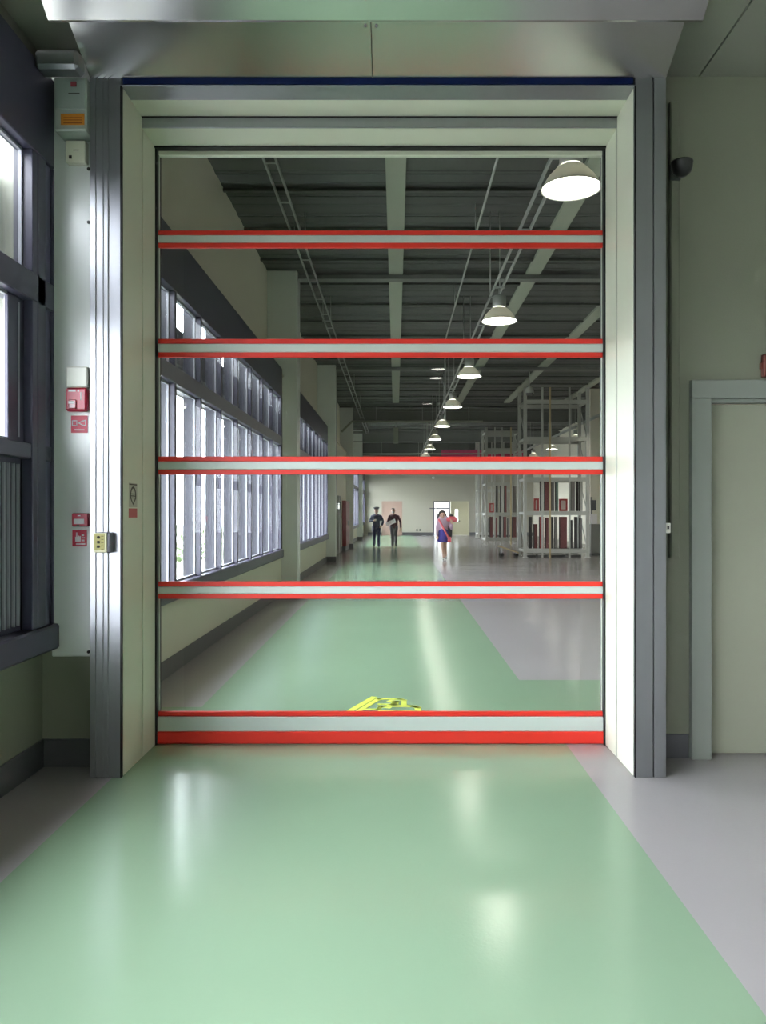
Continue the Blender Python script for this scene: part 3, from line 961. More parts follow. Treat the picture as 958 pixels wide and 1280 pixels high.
# ------------------------------------------------------------------ far wall doors
Y = YFAR
d2 = sempty('door_2', 'pinkish brown closed door on the far wall behind the two men')
BR = mat('brown_door', srgb(168, 140, 128), 0.45, noise=0.03)
a, b, h = dx[0]
bx('leaf', (a+0.08, (a+b)/2-0.002, Y+0.02, Y+0.07, 0.0, h-0.08), BR, d2)
bx('leaf', ((a+b)/2+0.002, b-0.08, Y+0.02, Y+0.07, 0.0, h-0.08), BR, d2)
for c in ((a, a+0.08, Y-0.02, Y+0.1, 0, h), (b-0.08, b, Y-0.02, Y+0.1, 0, h), (a, b, Y-0.02, Y+0.1, h-0.08, h)):
    bx('door_jamb', c, BR, d2)
d3 = sempty('door_3', 'open dark-framed doorway with bright daylight on the far wall')
a, b, h = dx[1]
t = 0.07
for c in ((a, a+t, Y-0.02, Y+0.12, 0, h), (b-t, b, Y-0.02, Y+0.12, 0, h), (a, b, Y-0.02, Y+0.12, h-t, h), (a+0.22, a+0.22+t, Y, Y+0.1, 0, h-t),
          (a+t, b-t, Y, Y+0.1, 1.76, 1.76+t)):
    bx('door_jamb', c, DARKF, d3)
bx('side_light', (a+t, a+0.22, Y+0.04, Y+0.05, 0, 1.76), WGLASS, d3)
bx('fan_light', (a+0.22+t, b-t, Y+0.04, Y+0.05, 1.76+t, h-t), WGLASS, d3)
o = bx('closer_arm', (a-0.26, a+0.05, Y-0.06, Y-0.02, 1.77, 1.83), DARKF, d3)
d4 = sempty('door_4', 'beige door with a narrow bright glass panel on the far wall')
BE = mat('beige_door', srgb(196, 190, 160), 0.45, noise=0.02)
a, b, h = dx[2]
vx0, vx1, vz0, vz1 = PX(568.8, Y), PX(573, Y), PZ(652, Y), PZ(636.5, Y)
bx('leaf', (a+0.07, vx0, Y+0.02, Y+0.07, 0.01, h-0.07), BE, d4)
bx('leaf', (vx1, b-0.07, Y+0.02, Y+0.07, 0.01, h-0.07), BE, d4)
bx('leaf', (vx0, vx1, Y+0.02, Y+0.07, 0.01, vz0), BE, d4)
bx('leaf', (vx0, vx1, Y+0.02, Y+0.07, vz1, h-0.07), BE, d4)
bx('vision_panel', (vx0, vx1, Y+0.04, Y+0.05, vz0, vz1), WGLASS, d4)
for c in ((a, a+0.07, Y-0.02, Y+0.1, 0, h), (b-0.07, b, Y-0.02, Y+0.1, 0, h), (a, b, Y-0.02, Y+0.1, h-0.07, h)):
    bx('door_jamb', c, BE, d4)
bx('handle', (vx1+0.02, vx1+0.12, Y-0.04, Y+0.02, 0.93, 1.0), DARKF, d4)
for i, px in enumerate((521.5, 525.5)):
    s = thing('wall_socket', ['dark wall socket low on the far wall, left of a pair', 'dark wall socket low on the far wall, right of a pair'][i], 'socket', (PX(px, Y), Y, PZ(662.5, Y)))
    bx('plate', (-0.06, 0.06, -0.015, 0, -0.06, 0.06), mat('socket_dark', srgb(70, 70, 70), 0.4), s, 0.003)
    bx('insert', (-0.03, 0.03, -0.02, -0.014, -0.03, 0.03), BLACK, s)
wlm = thing('wall_light', 'tiny white round light high on the far wall', 'light', (PX(542, Y), Y, PZ(597, Y)))
bm = bmesh.new()
lathe(bm, [(0.001, -0.10), (0.08, -0.07), (0.10, 0.0), (0.06, 0.06), (0.001, 0.07)], 14)
obj('globe', bm, mat('opal_white', srgb(240, 240, 236), 0.3), wlm)
bx('bracket', (-0.02, 0.02, 0.06, 0.10, -0.02, 0.02), GALV, wlm)
wlm.location.y = Y-0.1
# pink banner under the far roof
bn = thing('banner', 'long crimson banner hanging across the far right of the hall', 'banner', (0, 46.5, 0))
bx('cloth', (PX(552, 46.5), PX(655, 46.5), -0.01, 0.01, PZ(572, 46.5), PZ(562.5, 46.5)), mat('crimson_cloth', srgb(170, 32, 84), 0.7), bn)
for px in (560, 600, 645):
    tb('cord', (PX(px, 46.5), 0, PZ(563, 46.5)), (PX(px, 46.5), 0, ZCH-0.02), 0.012, BLACK, bn, 6)

# ------------------------------------------------------------------ left hall wall: restroom sign, red cabinet
sg = thing('restroom_sign', 'dark hanging sign with two white figures by the second column', 'sign', (-2.12, 27.9, 1.72))
bx('board', (PX(419.3, 27.9)+2.12, PX(426, 27.9)+2.12, -0.02, 0.02, PZ(637, 27.9)-1.72, PZ(627.3, 27.9)-1.72), mat('sign_dark', srgb(60, 60, 62), 0.4), sg, 0.002)
bx('wall_arm', (XWL+2.12, PX(419.3, 27.9)+2.13, -0.01, 0.01, 0.1, 0.13), ALUD, sg)
for px in (421.2, 423.9):
    bm = bmesh.new()
    x = PX(px, 27.9)+2.12
    z0 = PZ(636.2, 27.9)-1.72
    box(bm, x-0.026, x+0.026, -0.024, -0.0195, z0, z0+0.155)
    lathe_z = z0+0.19
    tube(bm, (x, -0.0195, lathe_z), (x, -0.024, lathe_z), 0.027, n=10)
    obj('figure', bm, mat('lit_sign_white', srgb(240, 240, 240), 0.5, emit=(1, 1, 1, 1), estr=1.2), sg)
rcab = thing('fire_cabinet', 'tall narrow dark red cabinet against the wall before the third column', 'cabinet', (XWL+0.015, 30.9, 0.0))
bx('body', (0.0, 0.15, 0.0, 2.3, 0.17, 2.02), mat('cabinet_red', srgb(128, 32, 40), 0.4), rcab, 0.006)
for a_ in (0.02, 1.17):
    d_ = bx('door', (0.15, 0.163, a_, a_+1.11, 0.22, 1.98), mat('cabinet_red_door', srgb(142, 36, 46), 0.4), rcab, 0.004)
    bx('handle', (0.163, 0.19, a_+(0.98 if a_ < 1 else 0.1), a_+(1.0 if a_ < 1 else 0.12), 1.0, 1.2), ALUD, d_)
bx('plinth', (0.0, 0.14, 0.01, 2.29, 0.0, 0.17), BASEB, rcab)
gd = thing('steel_door', 'grey door leaf in the left wall beside the restroom sign', 'door', (XWL, 28.6, 0))
bx('leaf', (0.0, 0.03, 0.0, 1.0, 0.01, 2.1), mat('grey_door', srgb(150, 150, 148), 0.4), gd)
bx('frame', (0.0, 0.05, -0.07, 0.0, 0, 2.17), mat('grey_door_frame', srgb(130, 130, 128), 0.4), gd)
bx('frame', (0.0, 0.05, 1.0, 1.07, 0, 2.17), mat('grey_door_frame', srgb(130, 130, 128), 0.4), gd)
bx('frame', (0.0, 0.05, -0.07, 1.07, 2.1, 2.17), mat('grey_door_frame', srgb(130, 130, 128), 0.4), gd)

# ------------------------------------------------------------------ storage racks on the right
TAN = mat('tan_paint', srgb(186, 168, 130), 0.5)
def rack(label, x0, x1, y0, y1, ztop, levels, mids, tan=()):
    t = thing('storage_rack', label, 'rack', (x0, y0, 0))
    W_, D_ = x1-x0, y1-y0
    u = 0.055
    bm = bmesh.new()
    box(bm, -u, u, -u, u, 0.01, ztop)
    box(bm, -u*1.6, u*1.6, -u*1.6, u*1.6, 0, 0.012)
    up = obj('upright', bm, RACKM, t)
    up.location = (u, u, 0)
    for p in ((W_-u, u), (u, D_-u), (W_-u, D_-u)):
        share('upright', up, t, (p[0], p[1], 0))
    bmf = bmesh.new()
    box(bmf, 2*u, W_-2*u, -0.03, 0.03, -0.07, 0.07)
    fb = None
    for z in levels:
        for y in (u, D_-u):
            if fb is None:
                fb = obj('beam', bmf, RACKM, t)
                fb.location = (0, y, z)
            else:
                share('beam', fb, t, (0, y, z))
        for x in (u, W_-u):
            bx('side_tie', (x-0.025, x+0.025, 2*u, D_-2*u, z-0.04, z+0.04), RACKM, t)
    ms = None
    for k, x in enumerate(mids):
        m_ = TAN if k in tan else RACKM
        bx('mid_post', (x-x0-0.03, x-x0+0.03, 0.0, 0.06, 0.0, ztop), m_, t)
    # diagonal braces on the sides
    for x in (u, W_-u):
        for z0, z1 in zip(levels[:-1], levels[1:]):
            tb('brace', (x, 2*u, z0+0.05), (x, D_-2*u, z1-0.05), 0.018, RACKM, t, 6)
    return t
YA = 26.3
ra = rack('tall pale storage rack nearest to the door, on the right', PX(655, YA), PX(737.5, YA), YA, YA+1.3, PZ(484, YA),
          [PZ(689, YA), PZ(641.5, YA), PZ(599, YA), PZ(548.5, YA), PZ(502, YA)], [PX(678.5, YA), PX(688, YA), PX(712.5, YA)], (1,))
YB = 36.6
rb = rack('tall storage rack in the middle, left of the nearest rack', PX(607, YB), PX(651, YB), YB, YB+1.6, PZ(534, YB),
          [0.25, PZ(642.5, YB), PZ(605, YB), PZ(562, YB), PZ(540, YB)], [PX(619, YB), PX(628, YB), PX(639, YB)], (2,))
YG = 46.0
rg = rack('farthest storage rack with slim pale posts', PX(597.5, YG), PX(646, YG), YG, YG+1.4, PZ(545, YG),
          [0.25, PZ(642, YG), PZ(613, YG), PZ(575, YG)], [PX(615, YG), PX(630, YG)])
# upright panels and boards standing in the racks
def boards(Yb, z0, specs, grp, where):
    for i, (pa, pb_, pt_, colr, framed) in enumerate(specs):
        xa, xb = PX(pa, Yb), PX(pb_, Yb)
        zt = PZ(pt_, Yb)
        nm = 'framed_panel' if framed else 'upright_board'
        pos = ['leftmost', 'second', 'third', 'fourth', 'fifth', 'sixth', 'seventh', 'eighth', 'ninth', 'tenth'][i]
        cname = colr[0]
        t = thing(nm, f'{cname} {"framed panel" if framed else "board"} {where}, {pos} from the left', 'panel' if framed else 'board', ((xa+xb)/2, Yb, z0), grp)
        wd = (xb-xa)/2
        m_ = mat('board_'+cname.replace(' ', '_'), srgb(*colr[1]), 0.6)
        if framed:
            f_ = 0.06
            for c in ((-wd, -wd+f_, -0.03, 0.03, 0, zt-z0), (wd-f_, wd, -0.03, 0.03, 0, zt-z0), (-wd+f_, wd-f_, -0.03, 0.03, zt-z0-f_, zt-z0), (-wd+f_, wd-f_, -0.03, 0.03, 0, f_)):
                bx('frame_bar', c, m_, t)
            bx('panel_sheet', (-wd+f_, wd-f_, -0.01, 0.01, f_, zt-z0-f_), mat('panel_pale', srgb(196, 176, 166), 0.5), t)
        else:
            bx('sheet', (-wd, wd, -0.025, 0.025, 0.0, zt-z0), m_, t, 0.004)
            bx('edge_band', (-wd, -wd+0.03, -0.028, 0.028, 0.0, zt-z0), mat('edge_dark', srgb(60, 56, 56), 0.6), t)
crim, mar, gry, drk, pal, grn = ('red', (164, 58, 56)), ('maroon', (120, 66, 66)), ('grey', (128, 124, 120)), ('dark', (62, 60, 60)), ('pale', (190, 186, 176)), ('greenish', (120, 142, 130))
zl2 = PZ(641.5, YA)+0.075
boards(YA+0.5, zl2, [(667.5, 674, 623, crim, True), (675, 678, 600.5, drk, False), (680, 686.5, 602, mar, False), (689, 693, 603, gry, False), (694, 698, 603, grn, False),
                     (699, 709.5, 623.5, crim, True), (713, 719, 601.5, gry, False), (720, 723, 601, drk, False), (724, 728.5, 602, pal, False)], 'boards on the second level of the near rack', 'on upper level of nearest rack')
zl1 = PZ(689, YA)+0.075
boards(YA+0.45, zl1, [(661, 665, 646, drk, False), (667, 672, 655, mar, False), (674, 680, 646, crim, False), (681.5, 686, 647, mar, False), (688, 692, 646, drk, False), (693, 697, 646, gry, False),
                      (699, 709, 646, mar, False), (711, 716, 650, drk, False), (718, 722, 646, drk, False), (724, 728, 648, gry, False)], 'boards on the bottom level of the near rack', 'on bottom level of nearest rack')
boards(YB+0.6, 0.33, [(612, 616, 646, mar, False), (618, 622, 647, mar, False), (624, 627, 645, drk, False), (629, 633, 646, mar, False), (634, 637, 648, gry, False), (640, 645.5, 646, mar, False)],
       'boards on the bottom level of the middle rack', 'on bottom level of middle rack')
boards(YB+0.6, PZ(642.5, YB)+0.075, [(612, 618, 629, crim, True), (620, 623, 607, gry, False), (625, 627, 607, drk, False), (630, 633.5, 607, mar, False), (641, 645.5, 608, gry, False)],
       'boards on the upper level of the middle rack', 'on upper level of middle rack')
boards(YG+0.5, 0.33, [(602, 606, 646, pal, False), (608, 612, 648, gry, False)], 'boards in the far rack', 'on bottom level of farthest rack')
# goods bins at the foot of the near rack
for i, (pa, pb_, colr) in enumerate(((660, 672, (70, 72, 70)), (674, 687, (84, 86, 82)), (690, 709, (66, 68, 68)), (713, 729, (78, 76, 74)))):
    t = thing('parts_bin', ['dark bin under nearest rack, leftmost of four', 'dark bin under nearest rack, second of four', 'widest dark bin under nearest rack', 'dark bin under nearest rack, rightmost of four'][i], 'bin', ((PX(pa, YA)+PX(pb_, YA))/2, YA+0.5, 0), 'bins under the near rack')
    wd = (PX(pb_, YA)-PX(pa, YA))/2
    m_ = mat('bin_%d' % i, srgb(*colr), 0.5)
    bm = bmesh.new()
    hgt = PZ(690, YA)-0.08
    box(bm, -wd, wd, -0.25, -0.23, 0.0, hgt)
    box(bm, -wd, wd, 0.23, 0.25, 0.0, hgt)
    box(bm, -wd, -wd+0.02, -0.23, 0.23, 0.0, hgt)
    box(bm, wd-0.02, wd, -0.23, 0.23, 0.0, hgt)
    box(bm, -wd+0.02, wd-0.02, -0.23, 0.23, 0.0, 0.02)
    obj('shell', bm, m_, t)
    bx('rim', (-wd-0.01, wd+0.01, -0.265, -0.25, hgt-0.04, hgt), RACKM, t)
# machine cabinet at the right edge
mc = thing('machine_cabinet', 'grey machine cabinet with white notice at the right curtain edge', 'cabinet', (PX(739, 27.5), 27.5, 0))
bx('body', (0, 0.8, 0, 0.6, 0.08, 1.12), mat('machine_grey', srgb(120, 120, 116), 0.5), mc, 0.01)
bx('plinth', (0.03, 0.77, 0.03, 0.57, 0, 0.08), BLACK, mc)
bx('panel_post', (0.02, 0.08, 0.1, 0.16, 1.12, 2.1), mat('machine_grey', srgb(120, 120, 116), 0.5), mc)
bx('white_notice', (PX(741, 27.4)-PX(739, 27.5), PX(748.5, 27.4)-PX(739, 27.5), 0.06, 0.09, PZ(655, 27.4), PZ(643, 27.4)), PRINTW, mc)
bx('screen', (PX(740.5, 27.4)-PX(739, 27.5), PX(747, 27.4)-PX(739, 27.5), 0.06, 0.09, PZ(638, 27.4), PZ(625, 27.4)), mat('screen_dark', srgb(70, 72, 76), 0.2), mc)
# low ramp-like hand trolley beside the near rack
tr = thing('hand_trolley', 'low tan hand trolley parked left of the nearest rack', 'trolley', (PX(637.5, 27.0), 27.0, 0))
bm = bmesh.new()
prism(bm, [(-0.40, 0.34), (-0.36, 0.38), (0.28, 0.16), (0.28, 0.11)], 'Y', -0.25, 0.25)
obj('deck', bm, TAN, tr)
for x, z in ((-0.3, 0.07), (0.22, 0.06)):
    for y in (-0.2, 0.2):
        tb('wheel', (x, y-0.02, z), (x, y+0.02, z), z-0.001, BLACK, tr, 12)
tb('axle_post', (-0.3, 0, 0.07), (-0.3, 0, 0.33), 0.03, ALUD, tr, 8)
tb('axle_post', (0.22, 0, 0.06), (0.22, 0, 0.16), 0.03, ALUD, tr, 8)

# building column beside the near rack
struct(bx('column', (PX(738.5, 28.2), PX(750.5, 28.2), 28.2, 28.6, 0, ZCH-0.06), WALLH, bev=0.01), 'pale building column at the right end of the near rack')

# ------------------------------------------------------------------ people
SKIN = mat('skin', srgb(214, 172, 150), 0.5)
HAIR = mat('hair_dark', srgb(34, 28, 28), 0.5)
def blob(name, caps, m, parent, voxel=0.014, balls=()):
    """one continuous surface: tapered capsules fused by a voxel remesh"""
    bm = bmesh.new()
    for p0, r0, p1, r1 in caps:
        g = bmesh.new()
        bmesh.ops.create_icosphere(g, subdivisions=2, radius=r0, matrix=Matrix.Translation(p0))
        bmesh.ops.create_icosphere(g, subdivisions=2, radius=r1, matrix=Matrix.Translation(p1))
        bmesh.ops.convex_hull(g, input=g.verts[:])
        bmesh.ops.delete(g, geom=[v for v in g.verts if not v.link_faces], context='VERTS')
        tmp = bpy.data.meshes.new('tmp')
        g.to_mesh(tmp)
        g.free()
        bm.from_mesh(tmp)
        bpy.data.meshes.remove(tmp)
    for c, (a, b, d) in balls:
        bmesh.ops.create_icosphere(bm, subdivisions=3, radius=1.0, matrix=Matrix.Translation(c) @ Matrix.Diagonal((a, b, d, 1)))
    o = obj(name, bm, m, None)
    md = o.modifiers.new('remesh', 'REMESH')
    md.mode = 'VOXEL'
    md.voxel_size = voxel
    md.use_smooth_shade = True
    sm = o.modifiers.new('smooth', 'SMOOTH')
    sm.iterations = 3
    sm.factor = 0.5
    dg = bpy.context.evaluated_depsgraph_get()
    me = bpy.data.meshes.new_from_object(o.evaluated_get(dg))
    o.modifiers.clear()
    old = o.data
    o.data = me
    bpy.data.meshes.remove(old)
    me.name = name
    if not me.materials: me.materials.append(m)
    o.parent = parent
    return o

def hand(wrist, direc, side, curl=0.5):
    """palm and five fingers as capsules; direc = pointing direction, side = thumb side"""
    w_ = Vector(wrist); d = Vector(direc).normalized(); s = Vector(side).normalized()
    n_ = d.cross(s).normalized()
    cs = [(w_, 0.024, w_+d*0.075-s*0.018, 0.022), (w_, 0.022, w_+d*0.075+s*0.018, 0.022)]
    for k, ln in enumerate((0.068, 0.078, 0.072, 0.056)):
        r = w_+d*0.085+s*(0.030-0.020*k)
        m_ = r+d*ln*0.55+n_*0.010*curl
        e = m_+d*ln*0.42*(1-0.5*curl)+n_*0.045*curl
        cs += [(r, 0.0095, m_, 0.009), (m_, 0.009, e, 0.0078)]
    b0 = w_+d*0.025+s*0.022
    b1 = b0+d*0.03+s*0.026
    cs += [(b0, 0.012, b1, 0.011), (b1, 0.011, b1+d*0.034+s*0.004+n_*0.01, 0.009)]
    return cs

def face(parent, hc, k=1.0):
    """eyes, brows and mouth on the -Y side of a head centred at hc"""
    for s in (-1, 1):
        bm = bmesh.new()
        bmesh.ops.create_uvsphere(bm, u_segments=8, v_segments=6, radius=0.012*k, matrix=Matrix.Translation((hc[0]+s*0.032*k, hc[1]-0.088*k, hc[2]+0.002)))
        obj('eye', bm, mat('eye_dark', srgb(40, 30, 28), 0.3), parent)
        bx('eyebrow', (hc[0]+s*0.032*k-0.018, hc[0]+s*0.032*k+0.018, hc[1]-0.098*k, hc[1]-0.088*k, hc[2]+0.024, hc[2]+0.030), HAIR, parent)
    bx('mouth', (hc[0]-0.024, hc[0]+0.024, hc[1]-0.092*k, hc[1]-0.082*k, hc[2]-0.058*k, hc[2]-0.050*k), mat('lips', srgb(170, 96, 92), 0.5), parent)

V = Vector
def person(label, loc, pose, top_m, trouser_m, shoe_m, skirt=None, scale=1.0):
    t = thing('person', label, 'person', loc)
    t.scale = (scale,)*3
    sh, el, wr, hd, sd = pose['sh'], pose['el'], pose['wr'], pose['hd'], pose['sd']
    hip, kn, an = pose['hip'], pose['kn'], pose['an']
    hc = V(pose['head'])
    k = pose.get('hs', 1.0)
    caps = [(V((0, 0, 0.95)), 0.115, V((0, 0, 1.12)), 0.105), (V((0, 0, 1.12)), 0.105, V((0, 0, 1.36)), 0.11),
            (V(sh[0]), 0.05, V(sh[1]), 0.05), (V((0, 0.01, 1.40)), 0.06, hc-V((0, -0.01, 0.06)), 0.052)]
    for i in (0, 1):
        caps += [(V(sh[i]), 0.05, V(el[i]), 0.038), (V(el[i]), 0.038, V(wr[i]), 0.024)]
        caps += hand(wr[i], hd[i], sd[i], 0.55)
        caps += [(V(hip[i]), 0.085, V(kn[i]), 0.055), (V(kn[i]), 0.055, V(an[i]), 0.035),
                 (V(an[i])-V((0, 0, 0.045)), 0.036, V(an[i])+V((0, -0.14, -0.06)), 0.028)]
    balls = [(hc, (0.078*k, 0.094*k, 0.115*k)), (hc+V((0, -0.035, -0.05))*k, (0.056*k, 0.06*k, 0.062*k)),
             (hc+V((0, -0.098, -0.022))*k, (0.014*k, 0.02*k, 0.026*k)),
             (hc+V((0.08, 0.005, -0.01))*k, (0.012, 0.02, 0.03)), (hc+V((-0.08, 0.005, -0.01))*k, (0.012, 0.02, 0.03))]
    body = blob('body', caps, SKIN, t, 0.011, balls)
    face(t, hc, k)
    tc_ = [(V((0, 0, 0.93 if not skirt else 0.98)), 0.135 if not skirt else 0.118, V((0, 0, 1.14)), 0.122), (V((0, 0, 1.14)), 0.122, V((0, 0, 1.34)), 0.128),
           (V(sh[0]), 0.066, V(sh[1]), 0.066)]
    zn = V(sh[0]).z+0.065
    tc_ += [(V((0, 0.015, zn)), 0.066, V(sh[i]), 0.066) for i in (0, 1)]
    for s in (-1, 1):
        tc_ += [(V((0.06*s, 0, 0.95 if not skirt else 1.0)), 0.11 if not skirt else 0.09, V((0.07*s, 0, 1.33)), 0.118)]
    for i in (0, 1):
        tc_ += [(V(sh[i]), 0.068, V(el[i]), 0.054), (V(el[i]), 0.054, V(el[i]).lerp(V(wr[i]), 0.88), 0.042)]
    blob('jacket' if not skirt else 'blouse', tc_, top_m, t, 0.014)
    if skirt:
        bm = bmesh.new()
        n = 28
        pr = [(0.125, 1.02), (0.15, 0.95), (0.175, 0.80), (0.185, 0.66), (0.17, 0.58), (0.155, 0.575), (0.165, 0.66), (0.14, 0.95)]
        rings = []
        for r, z in pr:
            rings.append([bm.verts.new((r*(1+0.04*math.cos(6*2*PI*i/n))*math.cos(2*PI*i/n), 0.85*r*math.sin(2*PI*i/n), z)) for i in range(n)])
        for q in range(len(rings)-1):
            for i in range(n):
                f = bm.faces.new((rings[q][i], rings[q][(i+1) % n], rings[q+1][(i+1) % n], rings[q+1][i]))
                f.smooth = True
        obj('skirt', bm, skirt, t)
    else:
        lc = [(V((-0.05, 0, 0.93)), 0.12, V((0.05, 0, 0.93)), 0.12)]
        for i in (0, 1):
            lc += [(V(hip[i]), 0.108, V(kn[i]), 0.075), (V(kn[i]), 0.075, V(an[i])+V((0, 0, 0.0)), 0.06)]
        blob('trousers', lc, trouser_m, t, 0.014)
    for i in (0, 1):
        a = V(an[i])
        blob('shoe', [(a+V((0, 0.02, -0.045)), 0.045, a+V((0, -0.15, -0.058)), 0.034)], shoe_m, t, 0.011)
    return t, hc

NAVY = mat('navy_uniform', srgb(62, 66, 100), 0.7)
NAVYT = mat('navy_trousers', srgb(44, 48, 96), 0.7)
MARO = mat('maroon_jacket', srgb(88, 44, 60), 0.7)
GREYTR = mat('grey_trousers', srgb(108, 102, 114), 0.7)
SHOE = mat('black_shoe', srgb(20, 20, 22), 0.4)
def lo(an_): return an_
# man in navy with cap, right forearm raised holding a small white object
pose1 = dict(sh=[(-0.19, 0.02, 1.36), (0.19, 0.02, 1.36)], el=[(-0.29, 0.02, 1.14), (0.29, 0.03, 1.13)], wr=[(-0.13, -0.22, 1.18), (0.24, -0.12, 0.96)],
             hd=[(0.8, -0.5, 0.15), (-0.5, -0.6, -0.6)], sd=[(0.1, 0.2, 1), (-0.6, -0.5, 0.6)],
             hip=[(-0.09, 0, 0.90), (0.09, 0, 0.90)], kn=[(-0.10, -0.03, 0.49), (0.10, -0.10, 0.50)], an=[(-0.11, 0.12, 0.10), (0.11, -0.14, 0.09)],
             head=(0, -0.02, 1.61), hs=1.08)
m1, hc = person('man in navy uniform and dark cap walking down the hall', (PX(470.8, 34.1), 34.1, 0), pose1, NAVY, NAVYT, SHOE)
bm = bmesh.new()
lathe(bm, [(0.001, 0.135), (0.08, 0.13), (0.135, 0.105), (0.13, 0.07), (0.092, 0.04), (0.088, 0.02), (0.001, 0.02)], 24)
for v in bm.verts: v.co += V((hc.x, hc.y+0.005, hc.z+0.045))
cap_ = obj('cap', bm, mat('cap_dark', srgb(40, 40, 46), 0.6), m1)
bm = bmesh.new()
prism(bm, [(-0.10, 0.0), (-0.09, -0.09), (0, -0.13), (0.09, -0.09), (0.10, 0.0), (0, 0.03)], 'Z', -0.008, 0.006)
for v in bm.verts: v.co += V((hc.x, hc.y-0.06, hc.z+0.075))
obj('visor', bm, mat('cap_dark', srgb(40, 40, 46), 0.6), cap_)
blob('hair', [], HAIR, m1, 0.011, [(hc+V((0, 0.022, 0.02)), (0.084, 0.088, 0.095))])
c_ = tag(bx('white_cup', (-0.03, 0.03, -0.03, 0.03, 0, 0.09), PRINTW, None, 0.01), 'small white object in the navy-clad man\'s hand', 'cup')
c_.location = V(m1.location)+V((-0.03, -0.31, 1.16))
# man in maroon carrying a white sheet, left arm hanging
pose2 = dict(sh=[(-0.18, 0.0, 1.36), (0.19, 0.04, 1.355)], el=[(-0.27, -0.02, 1.14), (0.29, 0.07, 1.12)], wr=[(-0.20, -0.27, 1.08), (0.31, -0.02, 0.86)],
             hd=[(0.6, -0.7, 0.1), (0.05, -0.25, -1)], sd=[(0, 0.1, 1), (-0.8, -0.6, 0)],
             hip=[(-0.09, 0, 0.90), (0.09, 0, 0.90)], kn=[(-0.06, -0.12, 0.50), (0.08, 0.0, 0.49)], an=[(-0.06, -0.12, 0.09), (0.09, 0.17, 0.12)],
             head=(-0.03, -0.02, 1.61), hs=1.08)
m2, hc = person('man in dark maroon jacket carrying a white sheet', (PX(492.6, 34.1), 34.1, 0), pose2, MARO, GREYTR, SHOE)
blob('hair', [], HAIR, m2, 0.011, [(hc+V((0.0, 0.022, 0.032)), (0.086, 0.092, 0.098)), (hc+V((0, -0.02, 0.092)), (0.075, 0.06, 0.035))])
blob('face_mask', [], PRINTW, m2, 0.008, [(hc+V((0, -0.062, -0.052)), (0.066, 0.06, 0.055))])
s_ = tag(bx('white_sheet', (-0.24, 0.20, -0.008, 0.008, -0.13, 0.13), PRINTW, None, 0.002), 'white sheet held across the maroon-clad man\'s chest', 'paper')
s_.location = V(m2.location)+V((-0.12, -0.36, 1.10))
s_.rotation_euler = (-0.9, math.radians(-24), 0)
# woman walking with a blue skirt, pink strap and bundle
LIL = mat('lilac_blouse', srgb(206, 176, 196), 0.7)
BLU = mat('blue_skirt', srgb(56, 42, 138), 0.7)
PNK = mat('pink_cloth', srgb(226, 104, 116), 0.7)
pose3 = dict(sh=[(-0.16, 0.0, 1.27), (0.16, 0.02, 1.27)], el=[(-0.21, 0.02, 1.02), (0.27, 0.05, 1.03)], wr=[(-0.21, -0.08, 0.80), (0.27, -0.12, 1.18)],
             hd=[(0, -0.2, -1), (-0.2, -0.2, 0.9)], sd=[(0.8, -0.6, 0), (-0.9, 0, 0)],
             hip=[(-0.075, 0, 0.86), (0.075, 0, 0.86)], kn=[(-0.03, -0.10, 0.48), (0.06, 0.02, 0.48)], an=[(0.0, -0.14, 0.09), (0.09, 0.16, 0.11)],
             head=(-0.04, -0.03, 1.45), hs=1.12)
W3 = (PX(554.5, 25.0), 25.0, 0)
w1, hc = person('woman with dark hair and blue skirt walking toward the door', W3, pose3, LIL, None, mat('white_shoe', srgb(224, 220, 216), 0.5), skirt=BLU)
blob('hair', [(hc+V((-0.095, 0.03, 0.02)), 0.05, hc+V((-0.11, 0.03, -0.16)), 0.04), (hc+V((0.095, 0.03, 0.02)), 0.05, hc+V((0.11, 0.03, -0.16)), 0.04),
              (hc+V((0, 0.08, 0.02)), 0.09, hc+V((0, 0.09, -0.17)), 0.075)], HAIR, w1, 0.012,
     [(hc+V((0, 0.045, 0.05)), (0.122, 0.11, 0.125)), (hc+V((0, -0.045, 0.122)), (0.095, 0.06, 0.038))])
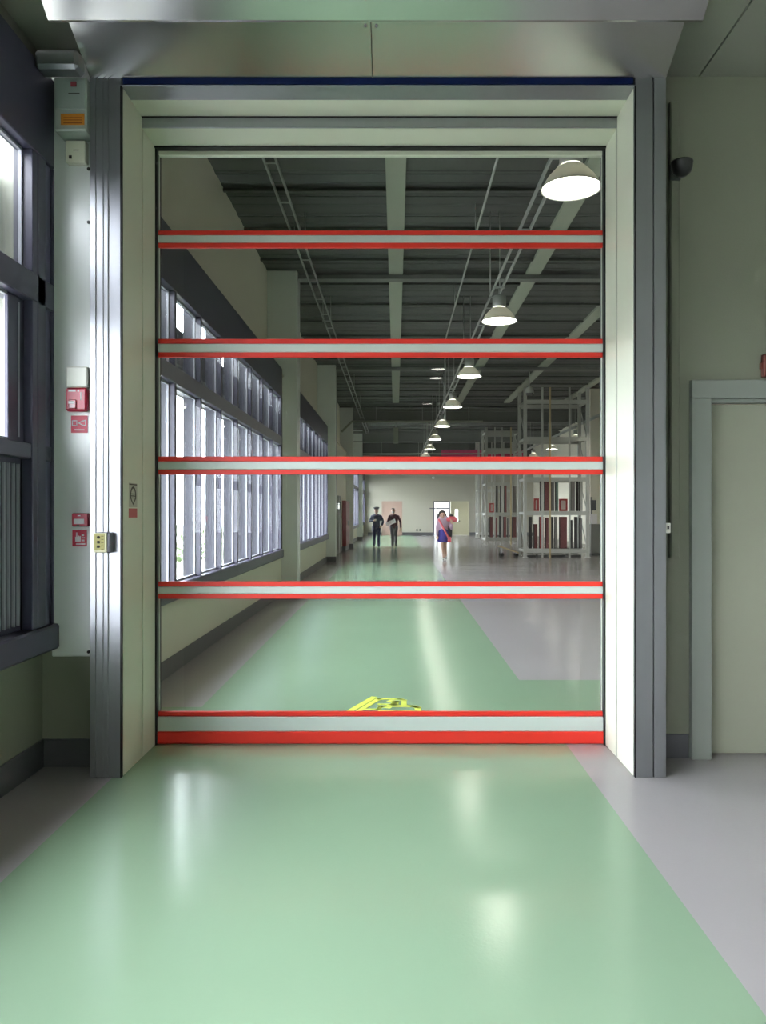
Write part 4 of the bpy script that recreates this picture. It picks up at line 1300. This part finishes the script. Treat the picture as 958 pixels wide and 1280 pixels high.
# strap across the chest: bag worn over the shoulder
bag = thing('shoulder_bag', 'pink-strapped bag worn across the chest of the woman', 'bag', W3)
bm = bmesh.new()
tube(bm, (-0.15, -0.14, 1.30), (0.16, -0.19, 0.72), 0.030, n=8)
tube(bm, (-0.15, -0.14, 1.30), (-0.13, 0.05, 1.35), 0.026, n=8)
obj('strap', bm, PNK, bag)
bx('pouch', (0.13, 0.24, -0.20, -0.06, 0.58, 0.76), PNK, bag, 0.02)
bun = thing('pink_bundle', 'pink bundle held up beside the woman\'s shoulder', 'bundle', V(W3)+V((0.26, -0.06, 1.28)))
blob('cloth', [(V((-0.13, 0, 0.04)), 0.07, V((0.12, 0, 0.03)), 0.075), (V((-0.05, -0.02, 0.07)), 0.07, V((0.10, -0.02, 0.09)), 0.05)], PNK, bun, 0.014)
blob('dark_wrap', [(V((-0.04, 0.06, 0.17)), 0.05, V((0.03, 0.06, 0.16)), 0.045)], HAIR, bun, 0.012)
bp_ = thing('backpack', 'dark backpack behind the arm of the woman', 'backpack', V(W3)+V((0.20, 0.24, 0.70)))
bx('pack_body', (-0.16, 0.10, -0.08, 0.10, 0.0, 0.52), mat('backpack_dark', srgb(58, 54, 56), 0.7), bp_, 0.05)
bx('pocket', (-0.12, 0.06, 0.10, 0.14, 0.05, 0.28), mat('backpack_dark', srgb(58, 54, 56), 0.7), bp_, 0.015)

# ------------------------------------------------------------------ planting outside the windows
LEAF = mat('shrub_leaf', srgb(96, 116, 74), 0.7, noise=0.2, nscale=6)
def shrub(label, loc, r, h):
    t = thing('shrub', label, 'shrub', loc, 'shrubs outside the windows')
    bm = bmesh.new()
    rnd = random.Random(int(loc[1]*10))
    for k in range(420):
        a, b = rnd.uniform(0, 2*PI), rnd.uniform(0.05, 1)
        rr = r*math.sin(PI*min(0.95, b))**0.5*rnd.uniform(0.75, 1)
        c = V((rr*math.cos(a), rr*math.sin(a), 0.15+b*h))
        u = V((rnd.uniform(-1, 1), rnd.uniform(-1, 1), rnd.uniform(-0.4, 1))).normalized()
        v = u.orthogonal().normalized()
        n_ = u.cross(v)
        s_ = 0.10
        bm.faces.new([bm.verts.new(c+x) for x in (-v*s_*0.45, u*s_*0.2-n_*s_*0.1, v*s_*0.45, u*s_*0.9)])
    obj('foliage', bm, LEAF, t, recalc=False)['kind'] = 'stuff'
    tb('stem', (0, 0, -0.02), (0, 0, h*0.6), 0.03, mat('bark', srgb(92, 78, 64), 0.8), t, 7)
for i, (x, y, r, h) in enumerate(((-6.2, 20.0, 0.7, 1.1), (-7.0, 22.6, 0.9, 1.5), (-6.0, 25.5, 0.7, 1.2))):
    shrub(['low green shrub outside, nearest through the first hall window', 'tallest green shrub outside the hall windows', 'low green shrub outside, farthest of three'][i], (x, y, -0.3), r, h)
